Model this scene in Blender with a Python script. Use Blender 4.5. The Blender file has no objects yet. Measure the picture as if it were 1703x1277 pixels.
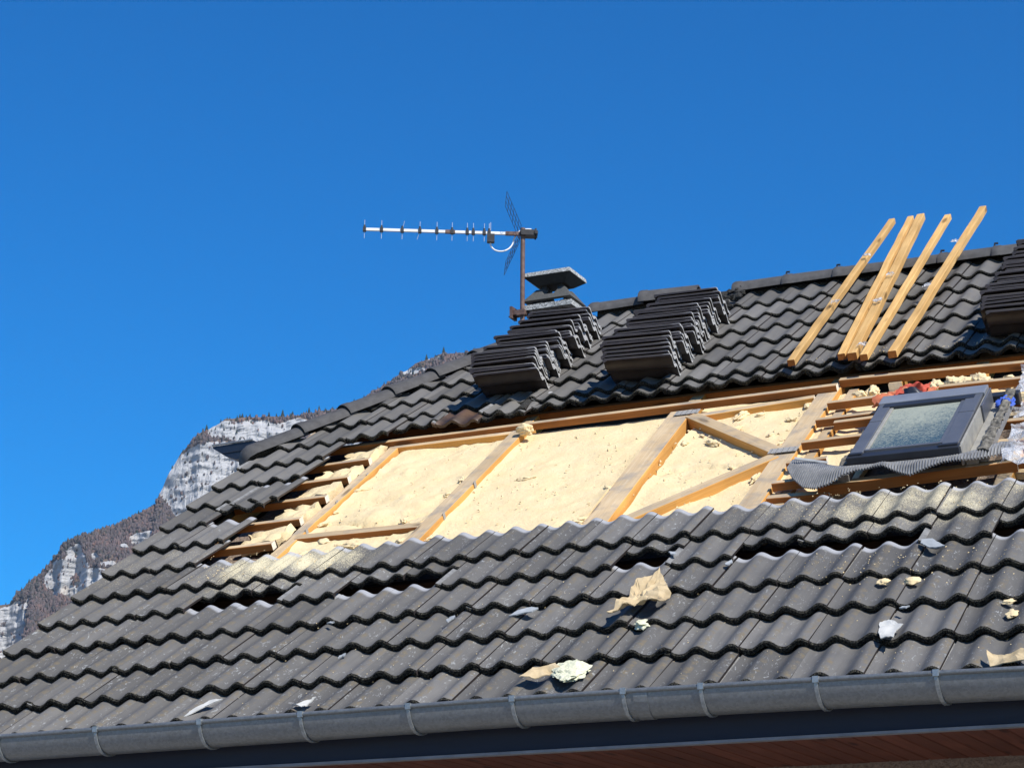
import bpy, math, random
import numpy as np
from mathutils import Vector, Matrix, noise as mn

random.seed(7)
rng = np.random.default_rng(7)
scene = bpy.context.scene
COL = scene.collection
R_ = math.radians

# ------------------------------------------------------------------ roof frame (u along eave, v up the slope, n outwards)
PITCH = R_(33.869)
CP, SP = math.cos(PITCH), math.sin(PITCH)
GAUGE = 0.33092          # course spacing
GROUND = -2.9

def lin(u, v, n):
    return Vector((u, v * CP - n * SP, v * SP + n * CP))

def sag(u, v):           # the old roof is not flat
    return -0.00619 + 0.00384*u + 0.02051*v - 0.003*u*u - 0.00128*u*v - 0.0035*v*v

def W(u, v, n=0.0):
    return lin(u, v, n + sag(u, v))

ROOF_ROT = Matrix(((1, 0, 0), (0, CP, -SP), (0, SP, CP)))

# ------------------------------------------------------------------ camera
cam_rows = ((0.90760373, 0.34858824, -0.23396947),
            (-0.11891641, -0.32101898, -0.9395774),
            (-0.40263428, 0.88058676, -0.24990516))
cx, cy, cz = (lin(*r) for r in cam_rows)
cam_pos = lin(4.0858277, -7.4660784, 3.44790412)
cd = bpy.data.cameras.new('camera')
cam = bpy.data.objects.new('camera', cd); COL.objects.link(cam)
m3 = Matrix((cx, -cy, -cz)).transposed()
cam.matrix_world = Matrix.Translation(cam_pos) @ m3.to_4x4()
cd.sensor_width = 36.0
cd.lens = 3558.99 / 1703 * 36
cd.clip_start = 0.1; cd.clip_end = 40000
scene.camera = cam

# ------------------------------------------------------------------ light
sun_dir = lin(0.80, 0.10, 1.0).normalized()      # towards the sun
elev = math.asin(sun_dir.z); azim = math.atan2(sun_dir.x, sun_dir.y)
w = bpy.data.worlds.new('World'); scene.world = w; w.use_nodes = True
nt = w.node_tree; nt.nodes.clear()
out = nt.nodes.new('ShaderNodeOutputWorld'); bg = nt.nodes.new('ShaderNodeBackground')
sky = nt.nodes.new('ShaderNodeTexSky'); sky.sky_type = 'NISHITA'; sky.sun_disc = False
sky.sun_elevation = elev; sky.sun_rotation = azim
sky.altitude = 600; sky.air_density = 1.0; sky.dust_density = 0.15; sky.ozone_density = 3.5
hs = nt.nodes.new('ShaderNodeHueSaturation')
hs.inputs['Saturation'].default_value = 1.72; hs.inputs['Hue'].default_value = 0.508
nt.links.new(sky.outputs[0], hs.inputs['Color']); nt.links.new(hs.outputs[0], bg.inputs['Color'])
bg.inputs['Strength'].default_value = 0.122
nt.links.new(bg.outputs[0], out.inputs['Surface'])
sl = bpy.data.lights.new('sun', 'SUN'); sl.energy = 5.0; sl.angle = R_(0.53); sl.color = (1.0, 0.95, 0.87)
so = bpy.data.objects.new('sun', sl); COL.objects.link(so)
so.rotation_euler = (-sun_dir).to_track_quat('-Z', 'Y').to_euler(); so.location = (20, -20, 40)
vs = scene.view_settings
vs.view_transform = 'Standard'; vs.look = 'None'; vs.exposure = 0.3; vs.gamma = 1.0
try: vs.use_curve_mapping = False
except Exception: pass

# ------------------------------------------------------------------ helpers: materials
class NT:
    def __init__(s, name):
        s.m = bpy.data.materials.new(name); s.m.use_nodes = True
        s.t = s.m.node_tree; s.t.nodes.clear()
        s.out = s.n('ShaderNodeOutputMaterial'); s.b = s.n('ShaderNodeBsdfPrincipled')
        s.l(s.b.outputs[0], s.out.inputs['Surface'])
    def n(s, typ, **kw):
        x = s.t.nodes.new(typ)
        for k, v in kw.items(): setattr(x, k, v)
        return x
    def l(s, a, b): s.t.links.new(a, b)
    def setin(s, node, key, val):
        if hasattr(val, 'is_output') or isinstance(val, bpy.types.NodeSocket): s.l(val, node.inputs[key])
        else: node.inputs[key].default_value = val
    def noise(s, vec, scale, detail=4, rough=0.55, dist=0.0, out='Fac'):
        x = s.n('ShaderNodeTexNoise'); x.inputs['Scale'].default_value = scale
        x.inputs['Detail'].default_value = detail; x.inputs['Roughness'].default_value = rough
        x.inputs['Distortion'].default_value = dist
        if vec is not None: s.l(vec, x.inputs['Vector'])
        return x.outputs[out]
    def vor(s, vec, scale, feature='F1', out='Distance'):
        x = s.n('ShaderNodeTexVoronoi', feature=feature); x.inputs['Scale'].default_value = scale
        if vec is not None: s.l(vec, x.inputs['Vector'])
        return x.outputs[out]
    def ramp(s, fac, stops):
        x = s.n('ShaderNodeValToRGB'); e = x.color_ramp.elements
        while len(e) < len(stops): e.new(0.5)
        for el, (p, c) in zip(e, stops):
            el.position = p; el.color = (c, c, c, 1) if isinstance(c, (int, float)) else (*c, 1)
        s.l(fac, x.inputs['Fac']); return x.outputs['Color']
    def math(s, op, a, b=0.0, c=None, clamp=False):
        x = s.n('ShaderNodeMath', operation=op); x.use_clamp = clamp
        s.setin(x, 0, a); s.setin(x, 1, b)
        if c is not None: s.setin(x, 2, c)
        return x.outputs[0]
    def mix(s, fac, a, b, blend='MIX'):
        x = s.n('ShaderNodeMix', data_type='RGBA', blend_type=blend); x.clamp_factor = True
        s.setin(x, 0, fac)
        for k, v in ((6, a), (7, b)):
            if isinstance(v, tuple): x.inputs[k].default_value = (*v[:3], 1)
            else: s.l(v, x.inputs[k])
        return x.outputs[2]
    def scale(s, col, f): return s.mix(1.0, col, f, 'MULTIPLY') if not isinstance(f, float) else s.mix(1.0, col, (f, f, f), 'MULTIPLY')
    def coords(s, kind='Object'): return s.n('ShaderNodeTexCoord').outputs[kind]
    def pos(s): return s.n('ShaderNodeNewGeometry').outputs['Position']
    def mapping(s, vec, scale=(1, 1, 1), loc=(0, 0, 0), rot=(0, 0, 0)):
        x = s.n('ShaderNodeMapping'); x.inputs['Scale'].default_value = scale
        x.inputs['Location'].default_value = loc; x.inputs['Rotation'].default_value = rot
        s.l(vec, x.inputs['Vector']); return x.outputs[0]
    def rand(s): return s.n('ShaderNodeObjectInfo').outputs['Random']
    def shifted(s, vec, k=37.0):      # per-object offset so copies differ
        r = s.rand(); x = s.n('ShaderNodeVectorMath', operation='ADD')
        c = s.n('ShaderNodeCombineXYZ')
        for i, f in enumerate((k, k*1.7, k*2.3)): s.l(s.math('MULTIPLY', r, f), c.inputs[i])
        s.l(vec, x.inputs[0]); s.l(c.outputs[0], x.inputs[1]); return x.outputs[0]
    def xyz(s, vec):
        x = s.n('ShaderNodeSeparateXYZ'); s.l(vec, x.inputs[0]); return x.outputs
    def bump(s, h, strength=0.4, dist=0.01):
        x = s.n('ShaderNodeBump'); x.inputs['Strength'].default_value = strength; x.inputs['Distance'].default_value = dist
        s.l(h, x.inputs['Height']); s.l(x.outputs[0], s.b.inputs['Normal'])
    def done(s, col, rough=0.8, metal=0.0, spec=0.5):
        if isinstance(col, tuple): s.b.inputs['Base Color'].default_value = (*col, 1)
        else: s.l(col, s.b.inputs['Base Color'])
        s.setin(s.b, 'Roughness', rough); s.setin(s.b, 'Metallic', metal)
        s.b.inputs['Specular IOR Level'].default_value = spec
        return s.m

def roof_uv(M):           # (u, v) of the roof from the world position
    p = M.xyz(M.pos())
    v = M.math('ADD', M.math('MULTIPLY', p[1], CP), M.math('MULTIPLY', p[2], SP))
    return p[0], v

def mat_tile():
    M = NT('weathered concrete tile')
    o = M.coords('Object'); ov = M.shifted(o); x, y, z = M.xyz(o)
    n1 = M.noise(ov, 9, 5, 0.6); n2 = M.noise(ov, 60, 4, 0.6); n3 = M.noise(ov, 260, 3, 0.6)
    base = M.mix(n1, (0.084, 0.081, 0.076), (0.140, 0.134, 0.125))
    base = M.mix(M.math('MULTIPLY', n2, 0.5), base, (0.100, 0.096, 0.089))
    base = M.scale(base, M.ramp(M.rand(), [(0, 0.72), (0.5, 1.0), (1, 1.28)]))
    # run-off streaks down the tile
    st = M.noise(M.mapping(ov, (38, 2.2, 1)), 1.0, 4, 0.6)
    base = M.mix(M.ramp(st, [(0.45, 0.0), (0.75, 0.4)]), base, (0.055, 0.054, 0.053))
    # brown lichen along the right flank of each roll
    xm = M.math('ABSOLUTE', M.math('SUBTRACT', M.math('MODULO', M.math('ADD', x, 0.305), 0.15), 0.14-0.0))
    flank = M.ramp(xm, [(0.0, 1.0), (0.03, 0.0)])
    u, v = roof_uv(M)
    low = M.ramp(M.math('MULTIPLY', v, 0.2), [(0.0, 1.0), (0.28, 0.75), (0.5, 0.25), (1.0, 0.2)])
    lich = M.math('MULTIPLY', M.math('MULTIPLY', flank, M.ramp(M.noise(ov, 22, 5, 0.7), [(0.46, 0.0), (0.62, 0.85)])), low)
    base = M.mix(lich, base, (0.150, 0.118, 0.068))
    # pale scrapes and bird lime
    sc = M.noise(M.mapping(ov, (70, 25, 25), rot=(0, 0, 0.7)), 1.0, 3, 0.65, 1.2)
    scm = M.math('MULTIPLY', M.ramp(sc, [(0.61, 0.0), (0.65, 0.8)]), M.ramp(M.math('MULTIPLY', v, 0.2), [(0.0, 1.0), (0.46, 0.9), (0.6, 0.12), (1, 0.06)]))
    scm = M.math('MULTIPLY', scm, M.ramp(M.noise(M.pos(), 2.6, 3, 0.6), [(0.40, 0.12), (0.60, 1.0)]))
    base = M.mix(scm, base, (0.31, 0.32, 0.315))
    # foam dust that settled in the pans, under the opening and around the roof window
    dz = M.noise(M.pos(), 2.3, 3, 0.6)
    reg = M.math('MULTIPLY', M.ramp(M.math('MULTIPLY', v, 0.25), [(0.08, 0.0), (0.3, 0.30), (0.47, 1.0), (0.56, 1.0), (0.62, 0.0)]),
                 M.ramp(M.math('ADD', M.math('MULTIPLY', u, 0.15), 0.5), [(0.15, 0.6), (0.21, 1.0), (0.29, 0.95), (0.36, 0.12), (0.55, 0.3), (0.72, 1.0), (0.9, 1.0)]))
    dust = M.math('ADD', M.math('MULTIPLY', M.noise(ov, 150, 4, 0.75), 0.75), M.math('MULTIPLY', M.math('MULTIPLY', dz, reg), 0.62))
    pan = M.ramp(z, [(0.0, 1.0), (0.001, 1.0)])
    dm = M.math('MULTIPLY', M.ramp(dust, [(0.60, 0.0), (0.78, 0.9)]), M.ramp(reg, [(0.03, 0.0), (0.3, 1.0)]))
    base = M.mix(dm, base, (0.62, 0.55, 0.36))
    # the head of the tile, long covered by the next course, is still pale
    head = M.math('MULTIPLY', M.ramp(M.math('ADD', y, M.math('MULTIPLY', M.math('SUBTRACT', n1, 0.5), 0.05)), [(0.362, 0.0), (0.385, 1.0)]), 0.7)
    base = M.mix(head, base, (0.40, 0.41, 0.43))
    M.bump(M.math('ADD', M.math('MULTIPLY', n2, 0.6), M.math('MULTIPLY', n3, 0.5)), 0.35, 0.004)
    return M.done(base, M.ramp(n1, [(0.3, 0.62), (0.7, 0.82)]), 0.0, 0.45)

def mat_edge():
    M = NT('mossy tile nose with painted shade')
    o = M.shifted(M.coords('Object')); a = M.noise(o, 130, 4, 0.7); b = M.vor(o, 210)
    c = M.mix(M.ramp(a, [(0.47, 0.0), (0.64, 0.7)]), (0.011, 0.011, 0.011), (0.16, 0.15, 0.11))  # near-black base puts the nose's shade into the colour; specks are lichen
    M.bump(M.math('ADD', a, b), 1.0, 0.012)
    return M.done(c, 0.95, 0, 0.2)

def mat_simple(name, c1, c2, scale=20, rough=0.8, metal=0.0, bump=0.2, dist=0.004, spec=0.4, stretch=(1, 1, 1), var=0.0, detail=5):
    M = NT(name); o = M.shifted(M.coords('Object'))
    n = M.noise(M.mapping(o, stretch), scale, detail, 0.6)
    c = M.mix(M.ramp(n, [(0.3, 0.0), (0.7, 1.0)]), c1, c2)
    if var: c = M.scale(c, M.ramp(M.rand(), [(0, 1 - var), (1, 1 + var)]))
    if bump: M.bump(n, bump, dist)
    return M.done(c, rough, metal, spec)

def mat_wood(name, light, dark, stain=None, rough=0.75, knots=True):
    M = NT(name); o = M.shifted(M.coords('Object'))       # grain runs along local X
    wob = M.noise(o, 3.0, 3, 0.5)
    g = M.noise(M.mapping(o, (2.2, 55, 55)), 1.0, 5, 0.65, 0.6)
    f = M.noise(M.mapping(o, (6, 260, 260)), 1.0, 3, 0.6)
    c = M.mix(M.ramp(g, [(0.3, 0.0), (0.72, 1.0)]), light, dark)
    c = M.mix(M.math('MULTIPLY', M.ramp(f, [(0.5, 0.0), (0.8, 1.0)]), 0.35), c, tuple(k * 0.6 for k in dark))
    c = M.scale(c, M.ramp(wob, [(0.25, 0.8), (0.75, 1.15)]))
    if knots:
        k = M.vor(M.mapping(o, (2.2, 9, 9)), 1.0)
        c = M.mix(M.ramp(k, [(0.09, 0.8), (0.19, 0.0)]), c, tuple(q * 0.3 for q in dark))
    if stain:
        s = M.noise(o, 5.5, 5, 0.65)
        c = M.mix(M.ramp(s, [(0.48, 0.0), (0.66, 0.8)]), c, stain)
    c = M.scale(c, M.ramp(M.rand(), [(0, 0.84), (1, 1.12)]))
    M.bump(g, 0.25, 0.003)
    return M.done(c, rough, 0, 0.3)

def mat_foam():
    M = NT('sprayed polyurethane foam'); o = M.coords('Object')
    a = M.noise(o, 7, 6, 0.65); b = M.noise(o, 45, 5, 0.7); c3 = M.vor(o, 120)
    c = M.mix(M.ramp(a, [(0.3, 0.0), (0.75, 1.0)]), (0.75, 0.605, 0.365), (0.71, 0.545, 0.295))
    c = M.mix(M.ramp(M.noise(o, 11, 6, 0.75), [(0.63, 0.0), (0.72, 0.7)]), c, (0.52, 0.37, 0.17))
    c = M.mix(M.ramp(M.noise(M.mapping(o, (20, 45, 20)), 1.0, 3, 0.6), [(0.77, 0.0), (0.80, 0.5)]), c, (0.20, 0.15, 0.10))
    M.bump(M.math('ADD', M.math('MULTIPLY', a, 1.0), M.math('MULTIPLY', b, 0.45)), 0.6, 0.02)
    return M.done(c, 0.9, 0, 0.2)

def mat_glass():
    M = NT('dusty roof window glass'); o = M.coords('Object')
    d = M.noise(o, 85, 5, 0.85); b = M.noise(o, 6.0, 4, 0.6)
    x, y, z = M.xyz(o)
    edge = M.ramp(M.math('ADD', M.math('MULTIPLY', y, 1.0), M.math('MULTIPLY', x, -0.35)), [(0.05, 0.0), (0.62, 0.20)])
    m = M.ramp(M.math('ADD', M.math('ADD', M.math('MULTIPLY', d, 0.8), M.math('MULTIPLY', b, 0.22)), edge), [(0.48, 0.0), (0.68, 0.85)])
    c = M.mix(m, (0.05, 0.085, 0.10), (0.33, 0.35, 0.28))
    return M.done(c, M.math('ADD', M.math('MULTIPLY', m, 0.6), 0.16), 0.0, 0.6)

def mat_zinc(name, c1, c2, rough, metal, var=110):
    M = NT(name); o = M.shifted(M.coords('Object'))
    a = M.vor(o, var, 'F1', 'Color'); s = M.noise(M.mapping(o, (2, 20, 20)), 1.0, 4, 0.6); f = M.noise(o, 30, 5, 0.7)
    av = M.n('ShaderNodeSeparateColor'); M.l(a, av.inputs[0])
    fac = M.math('ADD', M.math('MULTIPLY', av.outputs[0], 0.35), M.math('MULTIPLY', f, 0.65))
    c = M.mix(M.ramp(fac, [(0.3, 0.0), (0.7, 1.0)]), c1, c2)
    c = M.mix(M.ramp(s, [(0.55, 0.0), (0.75, 0.35)]), c, tuple(k * 0.55 for k in c1))
    M.bump(f, 0.08, 0.003)
    return M.done(c, M.ramp(f, [(0.3, rough - 0.08), (0.7, rough + 0.1)]), metal, 0.5)

def mat_granite():
    M = NT('speckled washed concrete'); o = M.coords('Object')
    v = M.vor(o, 130, 'F1', 'Color'); s = M.n('ShaderNodeSeparateColor'); M.l(v, s.inputs[0])
    c = M.ramp(s.outputs[0], [(0.0, (0.12, 0.125, 0.12)), (0.3, (0.28, 0.29, 0.28)), (0.7, (0.43, 0.44, 0.425)), (1.0, (0.58, 0.58, 0.56))])
    M.bump(s.outputs[0], 0.4, 0.004)
    return M.done(c, 0.9, 0, 0.3)

def mat_mountain():
    M = NT('limestone and forest floor'); o = M.coords('Object')
    at = M.n('ShaderNodeAttribute'); at.attribute_name = 'rock'
    p = M.pos(); z = M.xyz(p)
    n1 = M.noise(p, 0.010, 7, 0.68); n2 = M.noise(p, 0.05, 6, 0.7); n3 = M.noise(M.mapping(p, (0.02, 0.02, 0.16)), 1.0, 6, 0.72, 0.5)
    vert = M.noise(M.mapping(p, (0.05, 0.05, 0.012)), 1.0, 5, 0.7)
    rock = M.mix(M.ramp(n3, [(0.36, 0.0), (0.62, 1.0)]), (0.33, 0.335, 0.345), (0.44, 0.44, 0.44))
    rock = M.mix(M.ramp(vert, [(0.50, 0.0), (0.70, 0.7)]), rock, (0.29, 0.29, 0.295))
    rock = M.mix(M.ramp(n1, [(0.56, 0.0), (0.68, 0.6)]), rock, (0.44, 0.35, 0.24))
    veg = M.mix(M.ramp(n2, [(0.3, 0.0), (0.7, 1.0)]), (0.085, 0.065, 0.055), (0.17, 0.125, 0.095))
    f = M.ramp(M.math('ADD', at.outputs['Fac'], M.math('MULTIPLY', M.math('SUBTRACT', n2, 0.5), 0.5)), [(0.42, 0.0), (0.5, 1.0)])
    c = M.mix(f, veg, rock)
    M.bump(M.math('ADD', n3, n2), 0.45, 3.5)
    return M.done(c, 0.95, 0, 0.1)

def mat_attr(name, c1, c2, c3, attr='tone'):
    M = NT(name); at = M.n('ShaderNodeAttribute'); at.attribute_name = attr
    c = M.ramp(at.outputs['Fac'], [(0.0, c1), (0.5, c2), (1.0, c3)])
    return M.done(c, 0.95, 0, 0.1)

MT = {
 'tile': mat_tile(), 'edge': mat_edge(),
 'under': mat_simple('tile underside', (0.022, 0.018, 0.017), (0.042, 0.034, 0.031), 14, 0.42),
 'tilecut': mat_simple('pale tile end', (0.30, 0.30, 0.29), (0.50, 0.50, 0.48), 60, 0.9, bump=0.5),
 'cap': None, 'browntile': mat_simple('brown stained tile back', (0.028, 0.019, 0.015), (0.10, 0.058, 0.036), 9, 0.5, bump=0.4), 'flange': mat_simple('tile side lap', (0.12, 0.12, 0.12), (0.24, 0.24, 0.235), 25, 0.85),
 'fresh': mat_wood('fresh pine lath', (0.70, 0.45, 0.18), (0.52, 0.285, 0.085)),
 'batten': mat_wood('resinous pine batten', (0.39, 0.150, 0.036), (0.25, 0.085, 0.018)),
 'rafter': mat_wood('orange spruce rafter', (0.64, 0.35, 0.10), (0.50, 0.235, 0.055)),
 'sawn': mat_wood('weathered sawn timber face', (0.56, 0.44, 0.28), (0.45, 0.31, 0.165), stain=(0.27, 0.235, 0.195)),
 'endgrain': mat_simple('sawn end grain', (0.70, 0.60, 0.46), (0.82, 0.75, 0.62), 60, 0.9),
 'foam': mat_foam(),
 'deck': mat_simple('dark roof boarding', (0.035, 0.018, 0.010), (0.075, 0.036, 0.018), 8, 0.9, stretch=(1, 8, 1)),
 'zinc': mat_zinc('weathered zinc', (0.17, 0.178, 0.18), (0.225, 0.234, 0.235), 0.40, 0.5),
 'zincb': mat_zinc('zinc bracket', (0.25, 0.27, 0.275), (0.34, 0.36, 0.365), 0.38, 0.6),
 'steelblue': mat_zinc('dark navy gutter', (0.010, 0.016, 0.030), (0.016, 0.024, 0.042), 0.42, 0.1),  # near-black navy tone for the hip gutter
 'fascia': mat_simple('navy painted fascia', (0.006, 0.010, 0.024), (0.011, 0.016, 0.032), 6, 0.6, bump=0.05, stretch=(0.3, 4, 4)),
 'trimgrey': mat_simple('grey trim', (0.16, 0.16, 0.17), (0.24, 0.24, 0.25), 10, 0.7),
 'soffit': mat_wood('reddish stained soffit board', (0.16, 0.052, 0.030), (0.10, 0.032, 0.020)),
 'render': mat_simple('rough brown render', (0.17, 0.125, 0.095), (0.30, 0.235, 0.185), 55, 0.95, bump=1.0, dist=0.02),
 'granite': mat_granite(),
 'flue': mat_simple('dark chimney concrete', (0.02, 0.021, 0.021), (0.045, 0.046, 0.045), 18, 0.9, bump=0.4),
 'collar': mat_simple('grey concrete collar', (0.05, 0.053, 0.051), (0.10, 0.10, 0.095), 90, 0.9, bump=0.5),
 'alu': mat_simple('bright aluminium boom', (0.70, 0.70, 0.66), (0.82, 0.82, 0.78), 14, 0.45, 0.3, 0.0),
 'rod': mat_simple('pale antenna rod', (0.30, 0.32, 0.36), (0.42, 0.45, 0.50), 14, 0.4, 0.5, 0.0),
 'rust': mat_simple('rusty galvanised mast', (0.105, 0.062, 0.050), (0.19, 0.13, 0.11), 25, 0.7, 0.3, 0.2),
 'blackp': mat_simple('black plastic', (0.014, 0.014, 0.016), (0.03, 0.03, 0.032), 30, 0.55),
 'reflect': mat_simple('dark wire mesh', (0.02, 0.022, 0.04), (0.04, 0.042, 0.06), 30, 0.5, 0.5, 0.0),
 'cable': mat_simple('white coax', (0.72, 0.72, 0.70), (0.82, 0.82, 0.80), 10, 0.5, bump=0),
 'frame': mat_simple('grey lacquered window cladding', (0.095, 0.102, 0.120), (0.135, 0.142, 0.158), 5, 0.36, 0.2, 0.03, spec=0.6),
 'framedark': mat_simple('dark window cladding', (0.018, 0.021, 0.028), (0.03, 0.034, 0.044), 7, 0.42, 0.1, 0.03, spec=0.5),
 'frameside': mat_simple('window side in sunlit tone', (0.23, 0.225, 0.21), (0.36, 0.345, 0.30), 16, 0.65, 0.1, 0.15),  # pale tone: sunlight on the window's flank and trims put into the colour
 'framelight': mat_simple('top cover in sunlit tone', (0.20, 0.215, 0.245), (0.27, 0.285, 0.31), 5, 0.34, 0.2, 0.03, spec=0.6),  # paler copy of the cladding, with the sun on the top band painted in
 'glass': mat_glass(),
 'lead': mat_simple('pleated grey flashing', (0.17, 0.175, 0.18), (0.30, 0.30, 0.295), 22, 0.55, 0.3, 0.2),
 'seal': mat_simple('torn black seal', (0.015, 0.015, 0.015), (0.24, 0.22, 0.18), 28, 0.9, bump=0.8, dist=0.01),
 'orange': mat_simple('orange fabric', (0.50, 0.13, 0.055), (0.62, 0.22, 0.11), 12, 0.85, bump=0.3),
 'redc': mat_simple('red strap', (0.40, 0.055, 0.03), (0.52, 0.09, 0.05), 12, 0.7),
 'bluec': mat_simple('blue cloth', (0.02, 0.06, 0.35), (0.06, 0.14, 0.55), 16, 0.7),
 'plate': mat_simple('galvanised nail plate', (0.27, 0.26, 0.24), (0.36, 0.35, 0.33), 120, 0.7, 0.1, 0.5),
 'kraft': mat_simple('torn brown kraft paper', (0.40, 0.30, 0.165), (0.58, 0.46, 0.28), 14, 0.85, bump=0.2),
 'paper': mat_simple('white scrap', (0.40, 0.40, 0.375), (0.54, 0.535, 0.50), 14, 0.8),
 'shard': mat_simple('grey fibre cement shard', (0.27, 0.29, 0.30), (0.40, 0.42, 0.43), 18, 0.8),
 'wool': mat_simple('yellowish mineral wool', (0.60, 0.60, 0.40), (0.76, 0.74, 0.55), 60, 0.95, bump=0.9, dist=0.01),
 'mountain': mat_mountain(),
 'wood': mat_attr('bare winter crowns', (0.058, 0.058, 0.055), (0.110, 0.090, 0.090), (0.19, 0.115, 0.095)),
 'fir': mat_attr('dark fir', (0.018, 0.028, 0.020), (0.03, 0.045, 0.030), (0.05, 0.062, 0.042)),
 'paleground': mat_simple('pale bounce ground', (0.22, 0.205, 0.185), (0.34, 0.325, 0.30), 3, 0.95, bump=0.6, dist=0.03),  # unseen ground; pale grey chosen for the light it throws on gutter and soffit
}
def film():
    M = NT('crumpled clear film'); o = M.coords('Object'); n = M.noise(o, 22, 5, 0.7, 1.0)
    tr = M.n('ShaderNodeBsdfTransparent'); mx = M.n('ShaderNodeMixShader')
    M.done(M.mix(n, (0.55, 0.58, 0.62), (0.85, 0.86, 0.88)), 0.16, 0, 0.9); M.bump(n, 0.8, 0.02)
    M.l(M.ramp(n, [(0.38, 0.10), (0.62, 0.6)]), mx.inputs[0]); M.l(tr.outputs[0], mx.inputs[1]); M.l(M.b.outputs[0], mx.inputs[2])
    M.l(mx.outputs[0], M.out.inputs['Surface']); return M.m
MT['film'] = film()
MT['cap'] = mat_simple('dark ridge concrete', (0.048, 0.046, 0.046), (0.085, 0.083, 0.082), 18, 0.78, bump=0.35, dist=0.004, detail=7)
MT['moss'] = mat_simple('crumbled black mortar', (0.012, 0.012, 0.012), (0.055, 0.052, 0.045), 60, 0.95, bump=1.0, dist=0.02)

# ------------------------------------------------------------------ helpers: objects
WM = {}
def link(o, parent=None, mw=None):
    COL.objects.link(o)
    mw = mw if mw is not None else Matrix.Identity(4)
    if parent is not None:
        o.parent = parent; o.matrix_local = WM[parent.name].inverted() @ mw
    else:
        o.matrix_world = mw
    WM[o.name] = mw
    return o

def empty(name, loc, label=None, cat=None, group=None, parent=None):
    o = bpy.data.objects.new(name, None); o.empty_display_size = 0.2
    link(o, parent, Matrix.Translation(Vector(loc)))
    return tag(o, label, cat, group)

def tag(o, label=None, cat=None, group=None, kind=None):
    if label: o['label'] = label
    if cat: o['category'] = cat
    if group: o['group'] = group
    if kind: o['kind'] = kind
    return o

def mesh(name, verts, faces, mats, fmat=None, smooth=False):
    me = bpy.data.meshes.new(name)
    me.from_pydata([tuple(v) for v in verts], [], faces)
    for m in (mats if isinstance(mats, (list, tuple)) else [mats]): me.materials.append(m)
    if fmat is not None: me.polygons.foreach_set('material_index', fmat)
    if smooth: me.polygons.foreach_set('use_smooth', [True] * len(me.polygons))
    me.update()
    return me

def obj(name, me, parent=None, mw=None): return link(bpy.data.objects.new(name, me), parent, mw)

def nmesh(name, V, F, mat, attrs=None, smooth=False):       # numpy: all faces have the same number of corners
    me = bpy.data.meshes.new(name); k = F.shape[1]
    me.vertices.add(len(V)); me.vertices.foreach_set('co', np.ascontiguousarray(V, dtype=np.float32).ravel())
    me.loops.add(F.size); me.loops.foreach_set('vertex_index', np.ascontiguousarray(F, dtype=np.int32).ravel())
    me.polygons.add(len(F)); me.polygons.foreach_set('loop_start', np.arange(0, F.size, k, dtype=np.int32))
    me.polygons.foreach_set('loop_total', np.full(len(F), k, dtype=np.int32))
    me.update(calc_edges=True)
    me.polygons.foreach_set('use_smooth', np.full(len(F), smooth))
    me.materials.append(mat)
    for nm, a in (attrs or {}).items():
        at = me.attributes.new(nm, 'FLOAT', 'POINT'); at.data.foreach_set('value', np.asarray(a, dtype=np.float32))
    me.validate(); me.update()
    return me

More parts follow.
